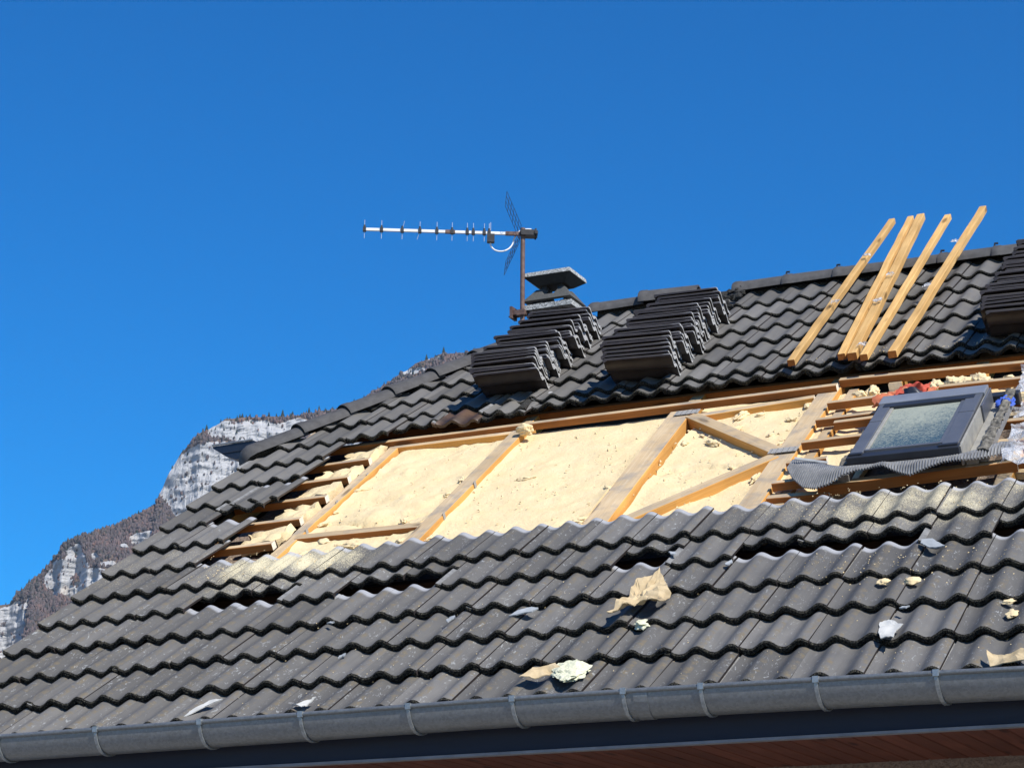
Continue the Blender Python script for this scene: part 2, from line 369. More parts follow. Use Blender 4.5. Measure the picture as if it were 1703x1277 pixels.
class MB:
    def __init__(s): s.v = []; s.f = []; s.fm = []
    def add(s, verts, faces, mi=0):
        b = len(s.v); s.v += [tuple(v) for v in verts]
        for f in faces: s.f.append([b + i for i in f]); s.fm.append(mi)
    def box(s, x0, x1, y0, y1, z0, z1, mi=0, M=None, mis=None):
        vs = [(x, y, z) for z in (z0, z1) for y in (y0, y1) for x in (x0, x1)]
        if M is not None: vs = [M @ Vector(v) for v in vs]
        fs = [(0, 2, 3, 1), (4, 5, 7, 6), (0, 1, 5, 4), (2, 6, 7, 3), (0, 4, 6, 2), (1, 3, 7, 5)]   # bottom top front back left right
        b = len(s.v); s.v += [tuple(v) for v in vs]
        for i, f in enumerate(fs): s.f.append([b + k for k in f]); s.fm.append(mis[i] if mis else mi)
    def tube(s, pts, r, seg=8, mi=0, caps=True):
        pts = [Vector(p) for p in pts]; rs = r if isinstance(r, (list, tuple)) else [r] * len(pts)
        b = len(s.v); ref = None
        for i, p in enumerate(pts):
            t = (pts[min(i + 1, len(pts) - 1)] - pts[max(i - 1, 0)]).normalized()
            if ref is None: ref = t.orthogonal().normalized()
            ref = (ref - t * ref.dot(t)).normalized(); q = t.cross(ref)
            for k in range(seg):
                a = 2 * math.pi * k / seg
                s.v.append(tuple(p + (ref * math.cos(a) + q * math.sin(a)) * rs[i]))
        for i in range(len(pts) - 1):
            for k in range(seg):
                k2 = (k + 1) % seg
                s.f.append([b + i*seg + k, b + i*seg + k2, b + (i+1)*seg + k2, b + (i+1)*seg + k]); s.fm.append(mi)
        if caps:
            s.f.append([b + k for k in range(seg)][::-1]); s.fm.append(mi)
            e = b + (len(pts) - 1) * seg; s.f.append([e + k for k in range(seg)]); s.fm.append(mi)
    def sheet(s, grid, thick, mi=0):          # grid[j][i] of Vectors -> thin solid
        nj, ni = len(grid), len(grid[0]); b = len(s.v)
        nor = []
        for j in range(nj):
            for i in range(ni):
                du = grid[j][min(i+1, ni-1)] - grid[j][max(i-1, 0)]; dv = grid[min(j+1, nj-1)][i] - grid[max(j-1, 0)][i]
                nor.append(du.cross(dv).normalized())
        for j in range(nj):
            for i in range(ni): s.v.append(tuple(grid[j][i] + nor[j*ni+i] * thick / 2))
        for j in range(nj):
            for i in range(ni): s.v.append(tuple(grid[j][i] - nor[j*ni+i] * thick / 2))
        N = nj * ni
        def ad(f): s.f.append([b + k for k in f]); s.fm.append(mi)
        for j in range(nj - 1):
            for i in range(ni - 1):
                a = j*ni + i; ad((a, a+1, a+ni+1, a+ni)); ad((N+a, N+a+ni, N+a+ni+1, N+a+1))
        for i in range(ni - 1):
            ad((i, N+i, N+i+1, i+1)); a = (nj-1)*ni + i; ad((a, a+1, N+a+1, N+a))
        for j in range(nj - 1):
            a = j*ni; ad((a, a+ni, N+a+ni, N+a)); a = j*ni + ni - 1; ad((a, N+a, N+a+ni, a+ni))
    def build(s, name, mats, parent=None, mw=None, smooth=False):
        o = obj(name, mesh(name, s.v, s.f, mats, s.fm, smooth), parent, mw)
        return o

def smooth_by_angle(me, deg=40):
    me.polygons.foreach_set('use_smooth', [True] * len(me.polygons))
    try: me.set_sharp_from_angle(angle=R_(deg))
    except Exception: pass

def roof_mat(u, v, n, rz=0.0, rx=0.0, ry=0.0):
    return Matrix.Translation(W(u, v, n)) @ ROOF_ROT.to_4x4() @ Matrix.Rotation(rz, 4, 'Z') @ Matrix.Rotation(rx, 4, 'X') @ Matrix.Rotation(ry, 4, 'Y')

def beam(name, p0, p1, width, height, mats, parent, bev=0.003, side=0, jit=0.0):
    """timber whose TOP FACE centre line runs p0->p1 (roof coords u,v,n).  local x = grain, z = roof normal.
       mats = [side, top, end];  side: shift of the body across (0 centred)."""
    a, b = W(*p0), W(*p1); x = (b - a); L = x.length; x.normalize()
    n0 = lin(0, 0, 1); z = (n0 - x * n0.dot(x)).normalized(); y = z.cross(x)
    mw = Matrix((x, y, z)).transposed().to_4x4(); mw.translation = a
    mb = MB(); hw = width / 2; e = bev
    seg = max(2, int(L / 0.25)); prof = [(-hw, -height), (hw, -height), (hw, -e), (hw - e, 0), (-hw + e, 0), (-hw, -e)]
    rows = []
    for i in range(seg + 1):
        t = i / seg; row = []
        wob = (random.uniform(-1, 1) * jit, random.uniform(-1, 1) * jit * 0.6)
        for (py, pz) in prof: row.append((t * L, py + side + wob[0], pz + wob[1]))
        rows.append(row)
    k = len(prof); vs = [v for r in rows for v in r]; fs = []; fm = []
    for i in range(seg):
        for j in range(k):
            j2 = (j + 1) % k
            fs.append([i*k + j, i*k + j2, (i+1)*k + j2, (i+1)*k + j][::-1]); fm.append(1 if j == 3 else 0)
    fs.append(list(range(k))); fm.append(2)
    fs.append([seg*k + j for j in range(k)][::-1]); fm.append(2)
    me = mesh(name, vs, [f[::-1] for f in fs], mats, fm)
    return obj(name, me, parent, mw)

def ordinal(i):
    W_ = ['first', 'second', 'third', 'fourth', 'fifth', 'sixth', 'seventh', 'eighth', 'ninth', 'tenth', 'eleventh', 'twelfth',
          'thirteenth', 'fourteenth', 'fifteenth', 'sixteenth', 'seventeenth', 'eighteenth', 'nineteenth', 'twentieth']
    if i < 20: return W_[i]
    return 'twenty-' + W_[i - 20] if i < 29 else ('thirtieth' if i == 29 else 'thirty-' + W_[i - 30])

# ================================================================== SETTING
g = mesh('ground', [(-9000, -9000, 0), (9000, -9000, 0), (9000, 9000, 0), (-9000, 9000, 0)], [(0, 1, 2, 3)], MT['paleground'])
tag(obj('ground', g, None, Matrix.Translation((0, 0, GROUND))), kind='structure')

# ---------------- mountain: slope integrated from the foot up to the crest, cliffs where rock
AZ = R_(-31.0); DV = np.array([math.sin(AZ), math.cos(AZ)]); LV = np.array([math.cos(AZ), -math.sin(AZ)])
CXY = np.array([cam_pos.x, cam_pos.y])
SKY = np.array([(-1500, 905), (-953, 929), (-734, 915), (-653, 912), (-630, 915), (-613, 943), (-574, 979), (-529, 1030), (-510, 1060), (-442, 1091),
 (-388, 1121), (-340, 1147), (-309, 1167), (-298, 1199), (-268, 1263), (-252, 1291), (-207, 1337), (-152, 1371), (-102, 1379), (-44, 1384), (28, 1392),
 (136, 1414), (230, 1472), (302, 1524), (376, 1556), (465, 1576), (554, 1600), (764, 1640), (1222, 1690), (1800, 1695)], float)
ROCKS = [(-165, 1222, 128, 82), (-245, 1190, 45, 70), (-90, 1340, 112, 30), (20, 1352, 60, 22), (-520, 972, 25, 46), (-478, 1008, 26, 44), (-628, 850, 42, 62),
 (-588, 880, 16, 38), (-424, 1020, 15, 14), (-430, 958, 55, 18), (-331, 1072, 24, 15), (302, 1506, 30, 8), (346, 1540, 26, 6), (-395, 992, 22, 8), (-372, 1045, 12, 8), (-480, 935, 40, 14), (-300, 930, 60, 24), (20, 1140, 90, 40), (170, 1260, 70, 32), (-110, 980, 90, 26), (330, 1330, 60, 30), (-560, 720, 80, 22), (-820, 800, 70, 40)]
def build_mountain():
    na, nz = 520, 250
    A = np.linspace(-1300, 1500, na); A = np.concatenate([np.linspace(-1300, -720, 60, endpoint=False), np.linspace(-720, 480, 400, endpoint=False), np.linspace(480, 1500, 60)])
    na = len(A); S = np.interp(A, SKY[:, 0], SKY[:, 1])
    zb = 420.0
    T = np.linspace(0, 1, nz); 
    P = np.zeros((na, nz, 3)); rock = np.zeros((na, nz))
    for i, a in enumerate(A):
        z = zb + (S[i] - zb) * T
        rk = np.zeros(nz)
        for j in range(nz):
            q = Vector((a * 0.016, z[j] * 0.016, 3.0)); w1 = mn.fractal(q, 1.0, 2.1, 4)
            for (ra, rz_, sa, sz) in ROCKS:
                d = ((a - ra + w1 * 22) / sa) ** 2 + ((z[j] - rz_ + w1 * 12) / sz) ** 2
                if d < 3: rk[j] = max(rk[j], 1.0 / (1.0 + math.exp((d - 1.0) * 5)))
        slope = R_(43) + rk * R_(37)
        dz = np.gradient(z); cot = 1.0 / np.tan(slope)
        d = np.cumsum(cot * dz); d = 5000 - (d[-1] - d)
        rel = np.empty(nz)
        for j in range(nz):
            f = mn.fractal(Vector((a * 0.006, z[j] * 0.004, 0.3)), 0.9, 2.1, 6) * 44
            but = mn.fractal(Vector((a * 0.028, z[j] * 0.006, 7.3)), 0.8, 2.2, 5)
            led = mn.fractal(Vector((a * 0.010, z[j] * 0.055, 1.3)), 0.8, 2.2, 5)
            rel[j] = f * (1 - 0.35 * rk[j]) + rk[j] * (abs(but) * 12 + led * 8)
        d = d + rel
        # the left shoulder of the massif turns away from the valley
        P[i, :, 0] = CXY[0] + LV[0] * a + DV[0] * d; P[i, :, 1] = CXY[1] + LV[1] * a + DV[1] * d
        jz = np.array([mn.fractal(Vector((a * 0.02, zz * 0.02, 11)), 1.0, 2.0, 3) for zz in z]) * 4
        jz[-1] = mn.fractal(Vector((a * 0.05, 0, 5)), 1.0, 2.0, 3) * 2
        P[i, :, 2] = z * (d / 5000.0) * 0 + z + jz
        rock[i] = rk
    # plateau behind the crest
    B = P[:, -1:, :].copy(); back = []
    for k, (dd, dzz) in enumerate(((60, 4), (300, 20), (1500, -60))):
        b = P[:, -1, :].copy(); b[:, 0] += DV[0] * dd; b[:, 1] += DV[1] * dd; b[:, 2] += -abs(dzz) * (1 if k else 0.5); back.append(b[:, None, :])
    # foot running out to the valley
    foot = []
    for dd, zz in ((-2400, GROUND - 0.4), (-900, 160.0)):
        b = P[:, 0, :].copy(); b[:, 0] += DV[0] * dd; b[:, 1] += DV[1] * dd; b[:, 2] = zz; foot.append(b[:, None, :])
    G = np.concatenate(foot + [P] + back, axis=1); RK = np.concatenate([np.zeros((na, 2)), rock, np.zeros((na, 3))], axis=1)
    n2 = G.shape[1]
    idx = np.arange(na * n2).reshape(na, n2)
    F = np.stack([idx[:-1, :-1], idx[1:, :-1], idx[1:, 1:], idx[:-1, 1:]], -1).reshape(-1, 4)
    me = nmesh('mountain', G.reshape(-1, 3), F, MT['mountain'], {'rock': RK.ravel()}, smooth=False)
    tag(obj('mountain', me), kind='structure')
    return A, P, rock
MA, MP, MROCK = build_mountain()

ICO_V = []; 
def ico():
    t = (1 + 5 ** .5) / 2
    V = np.array([(-1, t, 0), (1, t, 0), (-1, -t, 0), (1, -t, 0), (0, -1, t), (0, 1, t), (0, -1, -t), (0, 1, -t), (t, 0, -1), (t, 0, 1), (-t, 0, -1), (-t, 0, 1)], float)
    V /= np.linalg.norm(V[0])
    F = np.array([(0,11,5),(0,5,1),(0,1,7),(0,7,10),(0,10,11),(1,5,9),(5,11,4),(11,10,2),(10,7,6),(7,1,8),(3,9,4),(3,4,2),(3,2,6),(3,6,8),(3,8,9),(4,9,5),(2,4,11),(6,2,10),(8,6,7),(9,8,1)])
    return V, F
IV, IF = ico()
def cone_tree(h, r, seg=7, tiers=5):
    V = []; F = []
    for t in range(tiers):
        z0 = h * (0.10 + 0.78 * t / tiers); z1 = min(h, z0 + h * (0.42 - 0.02 * t)); rr = r * (1 - 0.82 * t / tiers); b = len(V)
        V.append((0, 0, z1))
        for k in range(seg): a = 2*math.pi*k/seg + t*0.5; q = rr * random.uniform(0.72, 1.15); V.append((math.cos(a)*q, math.sin(a)*q, z0 + random.uniform(-.03, .03) * h))
        F += [(b, b+1+k, b+1+(k+1) % seg) for k in range(seg)]
    return np.array(V), np.array(F)
def forest():
    Vs, Fs, Ts = [], [], []; base = 0
    na, nz, _ = MP.shape
    N = 46000
    ii = np.where(rng.random(N) < 0.85, rng.integers(61, 455, N), rng.integers(25, 505, N)); jj = (rng.random(N) ** 0.72 * (nz - 12)).astype(int) + 10
    for i, j in zip(ii, jj):
        if MROCK[i, j] > 0.42 and rng.random() > 0.05: continue
        s = rng.uniform(1.8, 4.4) * (0.75 if MROCK[i, j] > 0.25 else 1.0)
        p = MP[i, j] + rng.normal(0, 1.6, 3) * (1, 1, 0.3) + (0, 0, s * 0.75)
        V = IV * (1 + rng.normal(0, 0.26, (12, 1))) * (s, s, s * rng.uniform(1.2, 2.2)) + p
        Vs.append(V); Fs.append(IF + base); base += 12
        tone = 0.45 + 0.45 * mn.noise(Vector(p) * 0.012) + rng.normal(0, 0.16)
        Ts.append(np.clip(tone + IV[:, 2] * 0.0, 0, 1))
    me = nmesh('forest', np.concatenate(Vs), np.concatenate(Fs), MT['wood'], {'tone': np.concatenate(Ts)})
    tag(obj('bare_forest', me), 'purple brown leafless forest covering the slopes of the mountain', 'forest', kind='stuff')
    # small dark firs mixed in, thicker along the crest
    Vs, Fs, Ts = [], [], []; base = 0
    tv, tf = cone_tree(1, 0.26)
    for _ in range(1500):
        i = rng.integers(61, 455); j = nz - 1 - int(abs(rng.normal(0, 9))) if rng.random() < 0.5 else rng.integers(70, nz)
        j = max(60, min(nz - 1, j))
        if MROCK[i, j] > 0.5 and rng.random() > 0.12: continue
        h = rng.uniform(5, 11); p = MP[i, j] + (0, 0, -1.0)
        a = rng.uniform(0, 6.28); c, s = math.cos(a), math.sin(a)
        V = tv * (h * 1.05, h * 1.05, h); V = np.stack([V[:, 0]*c - V[:, 1]*s, V[:, 0]*s + V[:, 1]*c, V[:, 2]], 1) + p
        Vs.append(V); Fs.append(tf + base); base += len(tv); Ts.append(np.full(len(tv), rng.random()))
    me = nmesh('firs', np.concatenate(Vs), np.concatenate(Fs), MT['fir'], {'tone': np.concatenate(Ts)})
    tag(obj('fir_wood', me), 'small dark firs scattered through the mountain forest', 'forest', kind='stuff')
forest()
# the firs that stand out on the skyline
def crest_point(a):
    i = int(np.argmin(abs(MA - a))); return MP[i, -1]
FIRS = [(-592, 20, 'lone dark fir on the low left shoulder of the mountain, above the grey cliff'), (-443, 15, 'dark fir on the left mountain slope, above the bare red wood'),
        (-348, 14, 'dark fir low on the crest left of the big cliff'), (-196, 21, 'bushy fir standing at the left brow of the mountain top'),
        (-112, 15, 'small fir on the mountain top, second from the left brow'), (-48, 17, 'slim fir left of the tallest fir on the mountain top'),
        (-15, 25, 'tallest dark fir on the flat top of the mountain'), (10, 18, 'slim fir just right of the tallest fir on the mountain top'),
        (48, 22, 'fir on the crest close above the lowest hip tiles'), (72, 20, 'dark fir right of the hip tiles, nearest the slope'),
        (330, 20, 'fir on the upper crest, left of the stacked tiles'), (372, 23, 'fir on the upper crest just left of the stacked tiles')]
for a, h, lab in FIRS:
    p = crest_point(a); r = empty('fir_tree', p + np.array((0, 0, -1.5)), lab, 'fir tree', 'firs on the mountain skyline')
    h *= 0.78; tv, tf = cone_tree(h, h * 0.27, 9, 7); tv = tv + (0, 0, 0.06 * h)
    c = obj('crown', nmesh('fir_crown', tv, tf, MT['fir'], {'tone': np.full(len(tv), 0.3)}), r, WM[r.name])
    mb = MB(); mb.tube([(0, 0, 0), (0, 0, h * 0.4), (0, 0, h * 0.9)], [h * 0.022, h * 0.015, h * 0.004], 6); mb.build('trunk', MT['rust'], r, WM[r.name])

# ================================================================== HOUSE
house = empty('house', (0, 5.3, GROUND), 'house with a partly stripped dark tiled roof, timber and foam laid bare', 'house')
XR = 6.2           # the house runs on to the right of the picture
RV = 6.42          # ridge
HIP0, HIPV = (-3.02, 3.90), -1.52
# roof body: boarding under the tiles (front slope with half hip, rear slope, hip slope)
def roof_body():
    mb = MB(); d = -0.235
    nu, nv = 30, 20
    def top(u, v): return W(u, v, d)
    grid = []
    for j in range(nv + 1):
        v = 0.05 + (RV - 0.05) * j / nv
        ul = -2.94 if v < HIP0[1] else -2.94 + (v - HIP0[1]) / (RV - HIP0[1]) * (HIPV + 2.94)
        grid.append([top(ul + (XR - ul) * i / nu, v) for i in range(nu + 1)])
    b = 0
    mb.sheet(grid, 0.02)
    r0, r1 = top(HIPV, RV), top(XR, RV)
    yb = r0.y * 2
    e = [Vector((-2.94, yb - 0.05, 0.0)), Vector((XR, yb - 0.05, 0.0))]
    hl = top(-2.94, HIP0[1]); hr = Vector((hl.x, yb - hl.y, hl.z))
    mb.add([r0, r1, e[1], e[0], hr, hl], [(0, 1, 2, 3, 4), (0, 4, 5)])
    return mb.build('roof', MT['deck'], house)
roof = roof_body()
mb = MB()     # walls: pentagon prism with the clipped gable
zt = -0.235
prof = [(1.0, GROUND), (1.0, zt), (1.0, 0.45), (3.25, 1.95), (7.4, 1.95), (9.65, 0.45), (9.65, GROUND)]
for x0, x1 in ((-2.6, XR - 0.3),):
    n = len(prof); vs = [(x0, y, z) for y, z in prof] + [(x1, y, z) for y, z in prof]
    mb.add(vs, [tuple(range(n))[::-1], tuple(range(n, 2*n))] + [(i, (i+1) % n, n + (i+1) % n, n + i) for i in range(n)])
mb.build('wall', MT['render'], house)

# ---------------- eave: fascia, trim, soffit boards, gutter and brackets
mb = MB(); mb.box(-2.98, XR, 0.035, 0.062, -0.238, -0.03); mb.build('fascia_board', MT['fascia'], house)
mb = MB(); mb.box(-2.98, XR, 0.020, 0.066, -0.252, -0.2405); mb.build('drip_trim', MT['trimgrey'], house)
soff = MB(); soff.box(-2.98, XR, 0.07, 1.0, -0.225, -0.215); soff = soff.build('soffit', MT['deck'], house)
mbs = MB(); mbs.box(0, 0.082, 0.068, 0.997, -0.247, -0.226)
bw = 0.086; sme = None
for k in range(int((XR + 2.98) / bw)):
    x = -2.98 + k * bw
    if sme is None:
        M_ = MB()
        # board with chamfered edges; grain runs along Y, so build it along local X and turn it
        L = 0.93; h = 0.02; c = 0.005; wd = 0.0825
        pf = [(0, 0), (0, -h + c), (c, -h), (wd - c, -h), (wd, -h + c), (wd, 0)]
        vs = [(0, y, z) for y, z in pf] + [(L, y, z) for y, z in pf]; n = 6
        M_.add(vs, [tuple(range(n)), tuple(range(n, 2*n))[::-1]] + [(i, n + i, n + (i+1) % n, (i+1) % n) for i in range(n)])
        sme = mesh('soffit_board', M_.v, M_.f, MT['soffit'])
    obj('soffit_board', sme, soff, Matrix.Translation((x + 0.0825, 0.068, -0.2262 + random.uniform(-.0008, .0008))) @ Matrix.Rotation(R_(90), 4, 'Z'))

def gutter_mesh():
    mb = MB(); yc, zc, ra, rb, th = -0.058, -0.052, 0.086, 0.098, 0.004
    prof = []
    for k in range(23):
        a = math.pi + math.pi * k / 22
        prof.append((yc + ra * math.cos(a), zc + rb * math.sin(a)))
    inner = [(yc + (y - yc) * 0.955, zc + (z - zc) * 0.955) for y, z in prof][::-1]
    bead = []
    for k in range(9):     # rolled bead on the outer lip
        a = math.pi * 0.5 + 2 * math.pi * k / 9
        bead.append((yc - ra - 0.002 + 0.010 * math.cos(a), zc + 0.006 + 0.010 * math.sin(a)))
    loop = prof + inner
    nx = 40; n = len(loop)
    def zs(x): return 0.004 * math.sin(x * 1.3) - 0.002 * x + (sag(x, 0) * 0.8 if x < 0 else sag(x, 0) * .6)
    vs = []; fs = []
    for i in range(nx + 1):
        x = -3.05 + (XR + 3.05) * i / nx
        vs += [(x, y, z + zs(x)) for y, z in loop]
    for i in range(nx):
        for j in range(n):
            j2 = (j + 1) % n; fs.append((i*n + j, i*n + j2, (i+1)*n + j2, (i+1)*n + j))
    fs.append(tuple(range(n))[::-1])
    mb.add(vs, fs)
    m = len(bead); vs = []; fs = []
    for i in range(nx + 1):
        x = -3.05 + (XR + 3.05) * i / nx; vs += [(x, y, z + zs(x)) for y, z in bead]
    for i in range(nx):
        for j in range(m):
            j2 = (j + 1) % m; fs.append((i*m + j, (i+1)*m + j, (i+1)*m + j2, i*m + j2))
    mb.add(vs, fs)
    me = mesh('gutter', mb.v, mb.f, MT['zinc']); smooth_by_angle(me, 50)
    return me, zs
gm, gz = gutter_mesh(); gutter = obj('gutter', gm, house)
for bu in (-2.75, -2.2, -1.66, -1.11, -0.60, -0.08, 0.40, 0.89, 1.22, 1.69, 2.16, 2.66, 3.2):
    mb = MB(); yc, zc = -0.058, -0.052; grid = []
    pts = [(yc - 0.086 - 0.006, zc + 0.019)] + [(yc + 0.091 * math.cos(math.pi + math.pi * k / 16), zc + 0.103 * math.sin(math.pi + math.pi * k / 16)) for k in range(17)]
    yy0 = lambda y: (y + 0.144) / 0.17
    grid = [[Vector((bu + s * 0.0075 + 0.02 * (yy0(y)), y, z + gz(bu))) for y, z in pts] for s in (-1, -0.4, 0.4, 1)]
    mb.sheet(grid, 0.006)
    mb.box(bu - 0.012, bu + 0.012, yc - 0.101, yc - 0.070, zc - 0.007 + gz(bu), zc + 0.0185 + gz(bu))
    o = mb.build('gutter_bracket', MT['zincb'], gutter)
for ju in (0.96,):
    mb = MB(); grid = [[Vector((ju + s, yc + 0.0885 * math.cos(math.pi + math.pi * k / 16), zc + 0.1005 * math.sin(math.pi + math.pi * k / 16) + gz(ju))) for k in range(17)] for s in (-0.03, 0.03)]
    mb.sheet(grid, 0.003); mb.build('gutter_joint', MT['zinc'], gutter)
# ogee gutter along the half-hip eave, its stop end towards us
mb = MB(); gx, gzz, gy = -3.10, 2.285, 3.36
og = [(0.03, 0.0), (-0.285, -0.008), (-0.28, -0.022), (-0.225, -0.055), (-0.18, -0.085), (-0.10, -0.112), (0.02, -0.105), (0.032, -0.06)]
n = len(og); vs = [(gx + a, gy, gzz + b) for a, b in og] + [(gx + a, gy + 2.9, gzz + b) for a, b in og]
mb.add(vs, [tuple(range(n))] + [(i, n + i, n + (i+1) % n, (i+1) % n) for i in range(1, n)] + [tuple(range(n, 2*n))[::-1]])
hg = mb.build('hip_gutter', MT['steelblue'], house); tag(hg, 'dark navy gutter end under the half hip')
mb = MB(); mb.tube([(gx - 0.285, gy - 0.004, gzz), (gx + 0.02, gy - 0.004, gzz + 0.006)], 0.007, 8); mb.build('gutter_lip', MT['zincb'], hg)
mb = MB(); mb.tube([(gx - 0.21, gy - 0.002, gzz - 0.062), (gx + 0.02, gy - 0.002, gzz - 0.055)], 0.004, 6); mb.build('gutter_seam', MT['steelblue'], hg)
# bargeboard under the left verge
mb = MB(); grid = [[W(-2.962, v, nn) for v in np.linspace(0.0, 3.95, 12)] for nn in (-0.07, -0.26)]
mb.sheet(grid, 0.02); mb.build('bargeboard', MT['deck'], house)

# ---------------- the tile
AMP = 0.032; TILT = -0.0846
def prof_z(x):
    h = 0.5 + 0.5 * math.cos(2 * math.pi * (x - 0.115) / 0.15)
    return -AMP * (1 - h ** 1.15)
def tile_mesh(name, seed, left=0.0, chip=0.0):
    r = random.Random(seed)
    xs = [-0.030 - left, 0.0015 - left] ; xs2 = list(np.linspace(0.002 - left, 0.2975, 29))
    X = [(x, prof_z(x) - 0.015) for x in xs] + [(x, prof_z(x)) for x in xs2]
    if left: X = [(x, prof_z(max(x, -0.02))) for x in ([0.0 - left] + list(np.linspace(0.004 - left, 0.2975, 30)))]
    n = len(X)
    ys = [(0.0, -0.007), (0.010, 0.0), (0.14, 0.0), (0.28, 0.0), (0.412, 0.0), (0.42, -0.004)]
    wav = [r.uniform(-0.0035, 0.0035) for _ in range(n)]
    vs = []; fs = []; fm = []
    for q, (y, dz) in enumerate(ys):
        for i, (x, z) in enumerate(X):
            yy = y + (wav[i] if q < 2 else 0)
            vs.append((x, yy, z + dz + TILT * y))
    for q in range(len(ys) - 1):
        for i in range(n - 1):
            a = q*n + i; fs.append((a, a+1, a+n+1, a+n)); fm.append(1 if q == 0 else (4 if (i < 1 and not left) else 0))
    b = len(vs)               # underside: nose, mid, head
    for q, (y, th) in enumerate(((0.004, 0.027), (0.03, 0.022), (0.42, 0.020))):
        for i, (x, z) in enumerate(X):
            th2 = th - (0.010 if i == n-1 else (0.006 if i == n-2 else (0.003 if i == n-3 else 0)))*(q > 0)
            vs.append((x, y + (wav[i] if q == 0 else 0), z - th2 + TILT * y + (r.uniform(-0.004, 0.003) if q == 0 else 0)))
    for q in range(2):
        for i in range(n - 1):
            a = b + q*n + i; fs.append((a, a+n, a+n+1, a+1)); fm.append(2)
    for i in range(n - 1):
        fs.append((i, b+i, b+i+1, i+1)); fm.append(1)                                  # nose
        a = (len(ys)-1)*n + i; c = b + 2*n + i; fs.append((a, a+1, c+1, c)); fm.append(3)    # head
    fs.append(tuple([q*n for q in range(len(ys))] + [b + 2*n, b + n, b])); fm.append(4)
    fs.append(tuple(([q*n + n-1 for q in range(len(ys))] + [b + 3*n - 1, b + 2*n - 1, b + n - 1])[::-1])); fm.append(2)
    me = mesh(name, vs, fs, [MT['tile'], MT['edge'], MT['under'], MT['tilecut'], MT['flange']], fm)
    smooth_by_angle(me, 38)
    return me
TILES = [tile_mesh('roof_tile', s) for s in range(8)]
VERGE = [tile_mesh('verge_tile', 50 + s, left=0.022) for s in range(3)]

def col_u(c): return 2 * c * 0.15 + 0.035
def put_tile(c, v, parent=None, dn=0.0, rz=0.0, me=None, name='roof_tile', du=0.0):
    me = me or (random.choice(VERGE) if c == -10 else random.choice(TILES))
    m = roof_mat(col_u(c) + du + random.uniform(-.003, .003), v + random.uniform(-.008, .008), dn + random.uniform(-.003, .003),
                 rz + random.uniform(-.009, .009), random.uniform(-.004, .004), random.uniform(-.004, .004))
    return obj(name, me, parent or roof, m)

SLID = {-7: 0.20, -6: 0.22, -4: 0.19, -3: 0.23, 1: 0.23, 3: 0.19, 4: 0.18, 5: 0.185, 7: 0.21, 8: 0.20}
hip_u = lambda v: HIP0[0] + (v - HIP0[1]) / (RV - HIP0[1]) * (HIPV - HIP0[0])
def cut_tile(c, v, ucut):
    """tile cut along the hip line: clip the mesh"""
    import bmesh
    bm = bmesh.new(); bm.from_mesh(random.choice(TILES))
    # plane in tile-local coords along the hip direction
    d = Vector((HIPV - HIP0[0], RV - HIP0[1], 0)).normalized(); nrm = Vector((d.y, -d.x, 0))
    p = Vector((hip_u(v) - col_u(c) + 0.03, 0, 0))
    bmesh.ops.bisect_plane(bm, geom=bm.verts[:] + bm.edges[:] + bm.faces[:], plane_co=p, plane_no=nrm, clear_inner=True)
    me = bpy.data.meshes.new('roof_tile')
    for m in TILES[0].materials: me.materials.append(m)
    bm.to_mesh(me); bm.free()
    return me
ntile = 0
for k in range(19):
    for c in range(-10, 10):
        v = k * GAUGE; dn = 0.0; rz = 0.0; du = 0.0
        if 6 <= k <= 11:
            lim = {6: -9, 7: -9, 8: -10, 9: -9, 10: -9, 11: -9}[k]
            if c > lim: continue
        if k == 4 and c in SLID: v += SLID[c]; dn = -0.028 + 0.0846 * (GAUGE - SLID[c]); rz = random.uniform(-.02, .02)
        if k == 12:
            if c > -8: v += 0.235 + random.uniform(-.012, .012); dn = -0.021
            if c in (-7, -6, -5): continue
        if k == 9 and c == -9: du = 0.03; v -= 0.02
        me = None
        if v > HIP0[1] - 0.45:
            hu = hip_u(v + 0.0)
            if col_u(c) + 0.30 < hu + 0.04: continue
            if col_u(c) < hip_u(v + 0.42) + 0.04: me = cut_tile(c, v, hu)
        put_tile(c, v, dn=dn, rz=rz, me=me, du=du); ntile += 1
# half-covered tiles of the next column in the torn left edge
for k, c, dv in ((8, -9, 0.20),):
    put_tile(c, k * GAUGE + dv, dn=0.004, du=-0.01, rz=0.01)
# old stained tiles pushed loosely under the upper field
BROWN = random.choice(TILES).copy(); BROWN.materials[0] = MT['browntile']; BROWN.materials[1] = MT['browntile']
MOSSY = random.choice(TILES).copy(); MOSSY.materials[0] = MT['moss']
for c, v, dn, rz, ry, me in ((-7, 4.10, -0.020, 0.06, -0.04, TILES[2]), (-6, 4.07, -0.004, -0.04, 0.06, BROWN), (-5, 4.10, -0.022, 0.10, -0.05, MOSSY), (-5, 4.14, 0.004, -0.16, 0.10, TILES[5])):
    obj('roof_tile', me, roof, roof_mat(col_u(c), v, dn, rz, 0.03, ry))
# tiles beyond the right edge of the picture, joined
mbx = MB(); tm = TILES[0]
for k in list(range(0, 6)) + list(range(13, 19)):
    for c in range(10, 20):
        M_ = roof_mat(col_u(c), k * GAUGE, 0); b = len(mbx.v)
        mbx.v += [tuple(M_ @ v.co) for v in tm.vertices]
        for p in tm.polygons: mbx.f.append([b + i for i in p.vertices]); mbx.fm.append(p.material_index)
far = mbx.build('roof_tile_field', [MT['tile'], MT['edge'], MT['under'], MT['tilecut'], MT['flange']], roof); far['kind'] = 'stuff'; smooth_by_angle(far.data, 38)

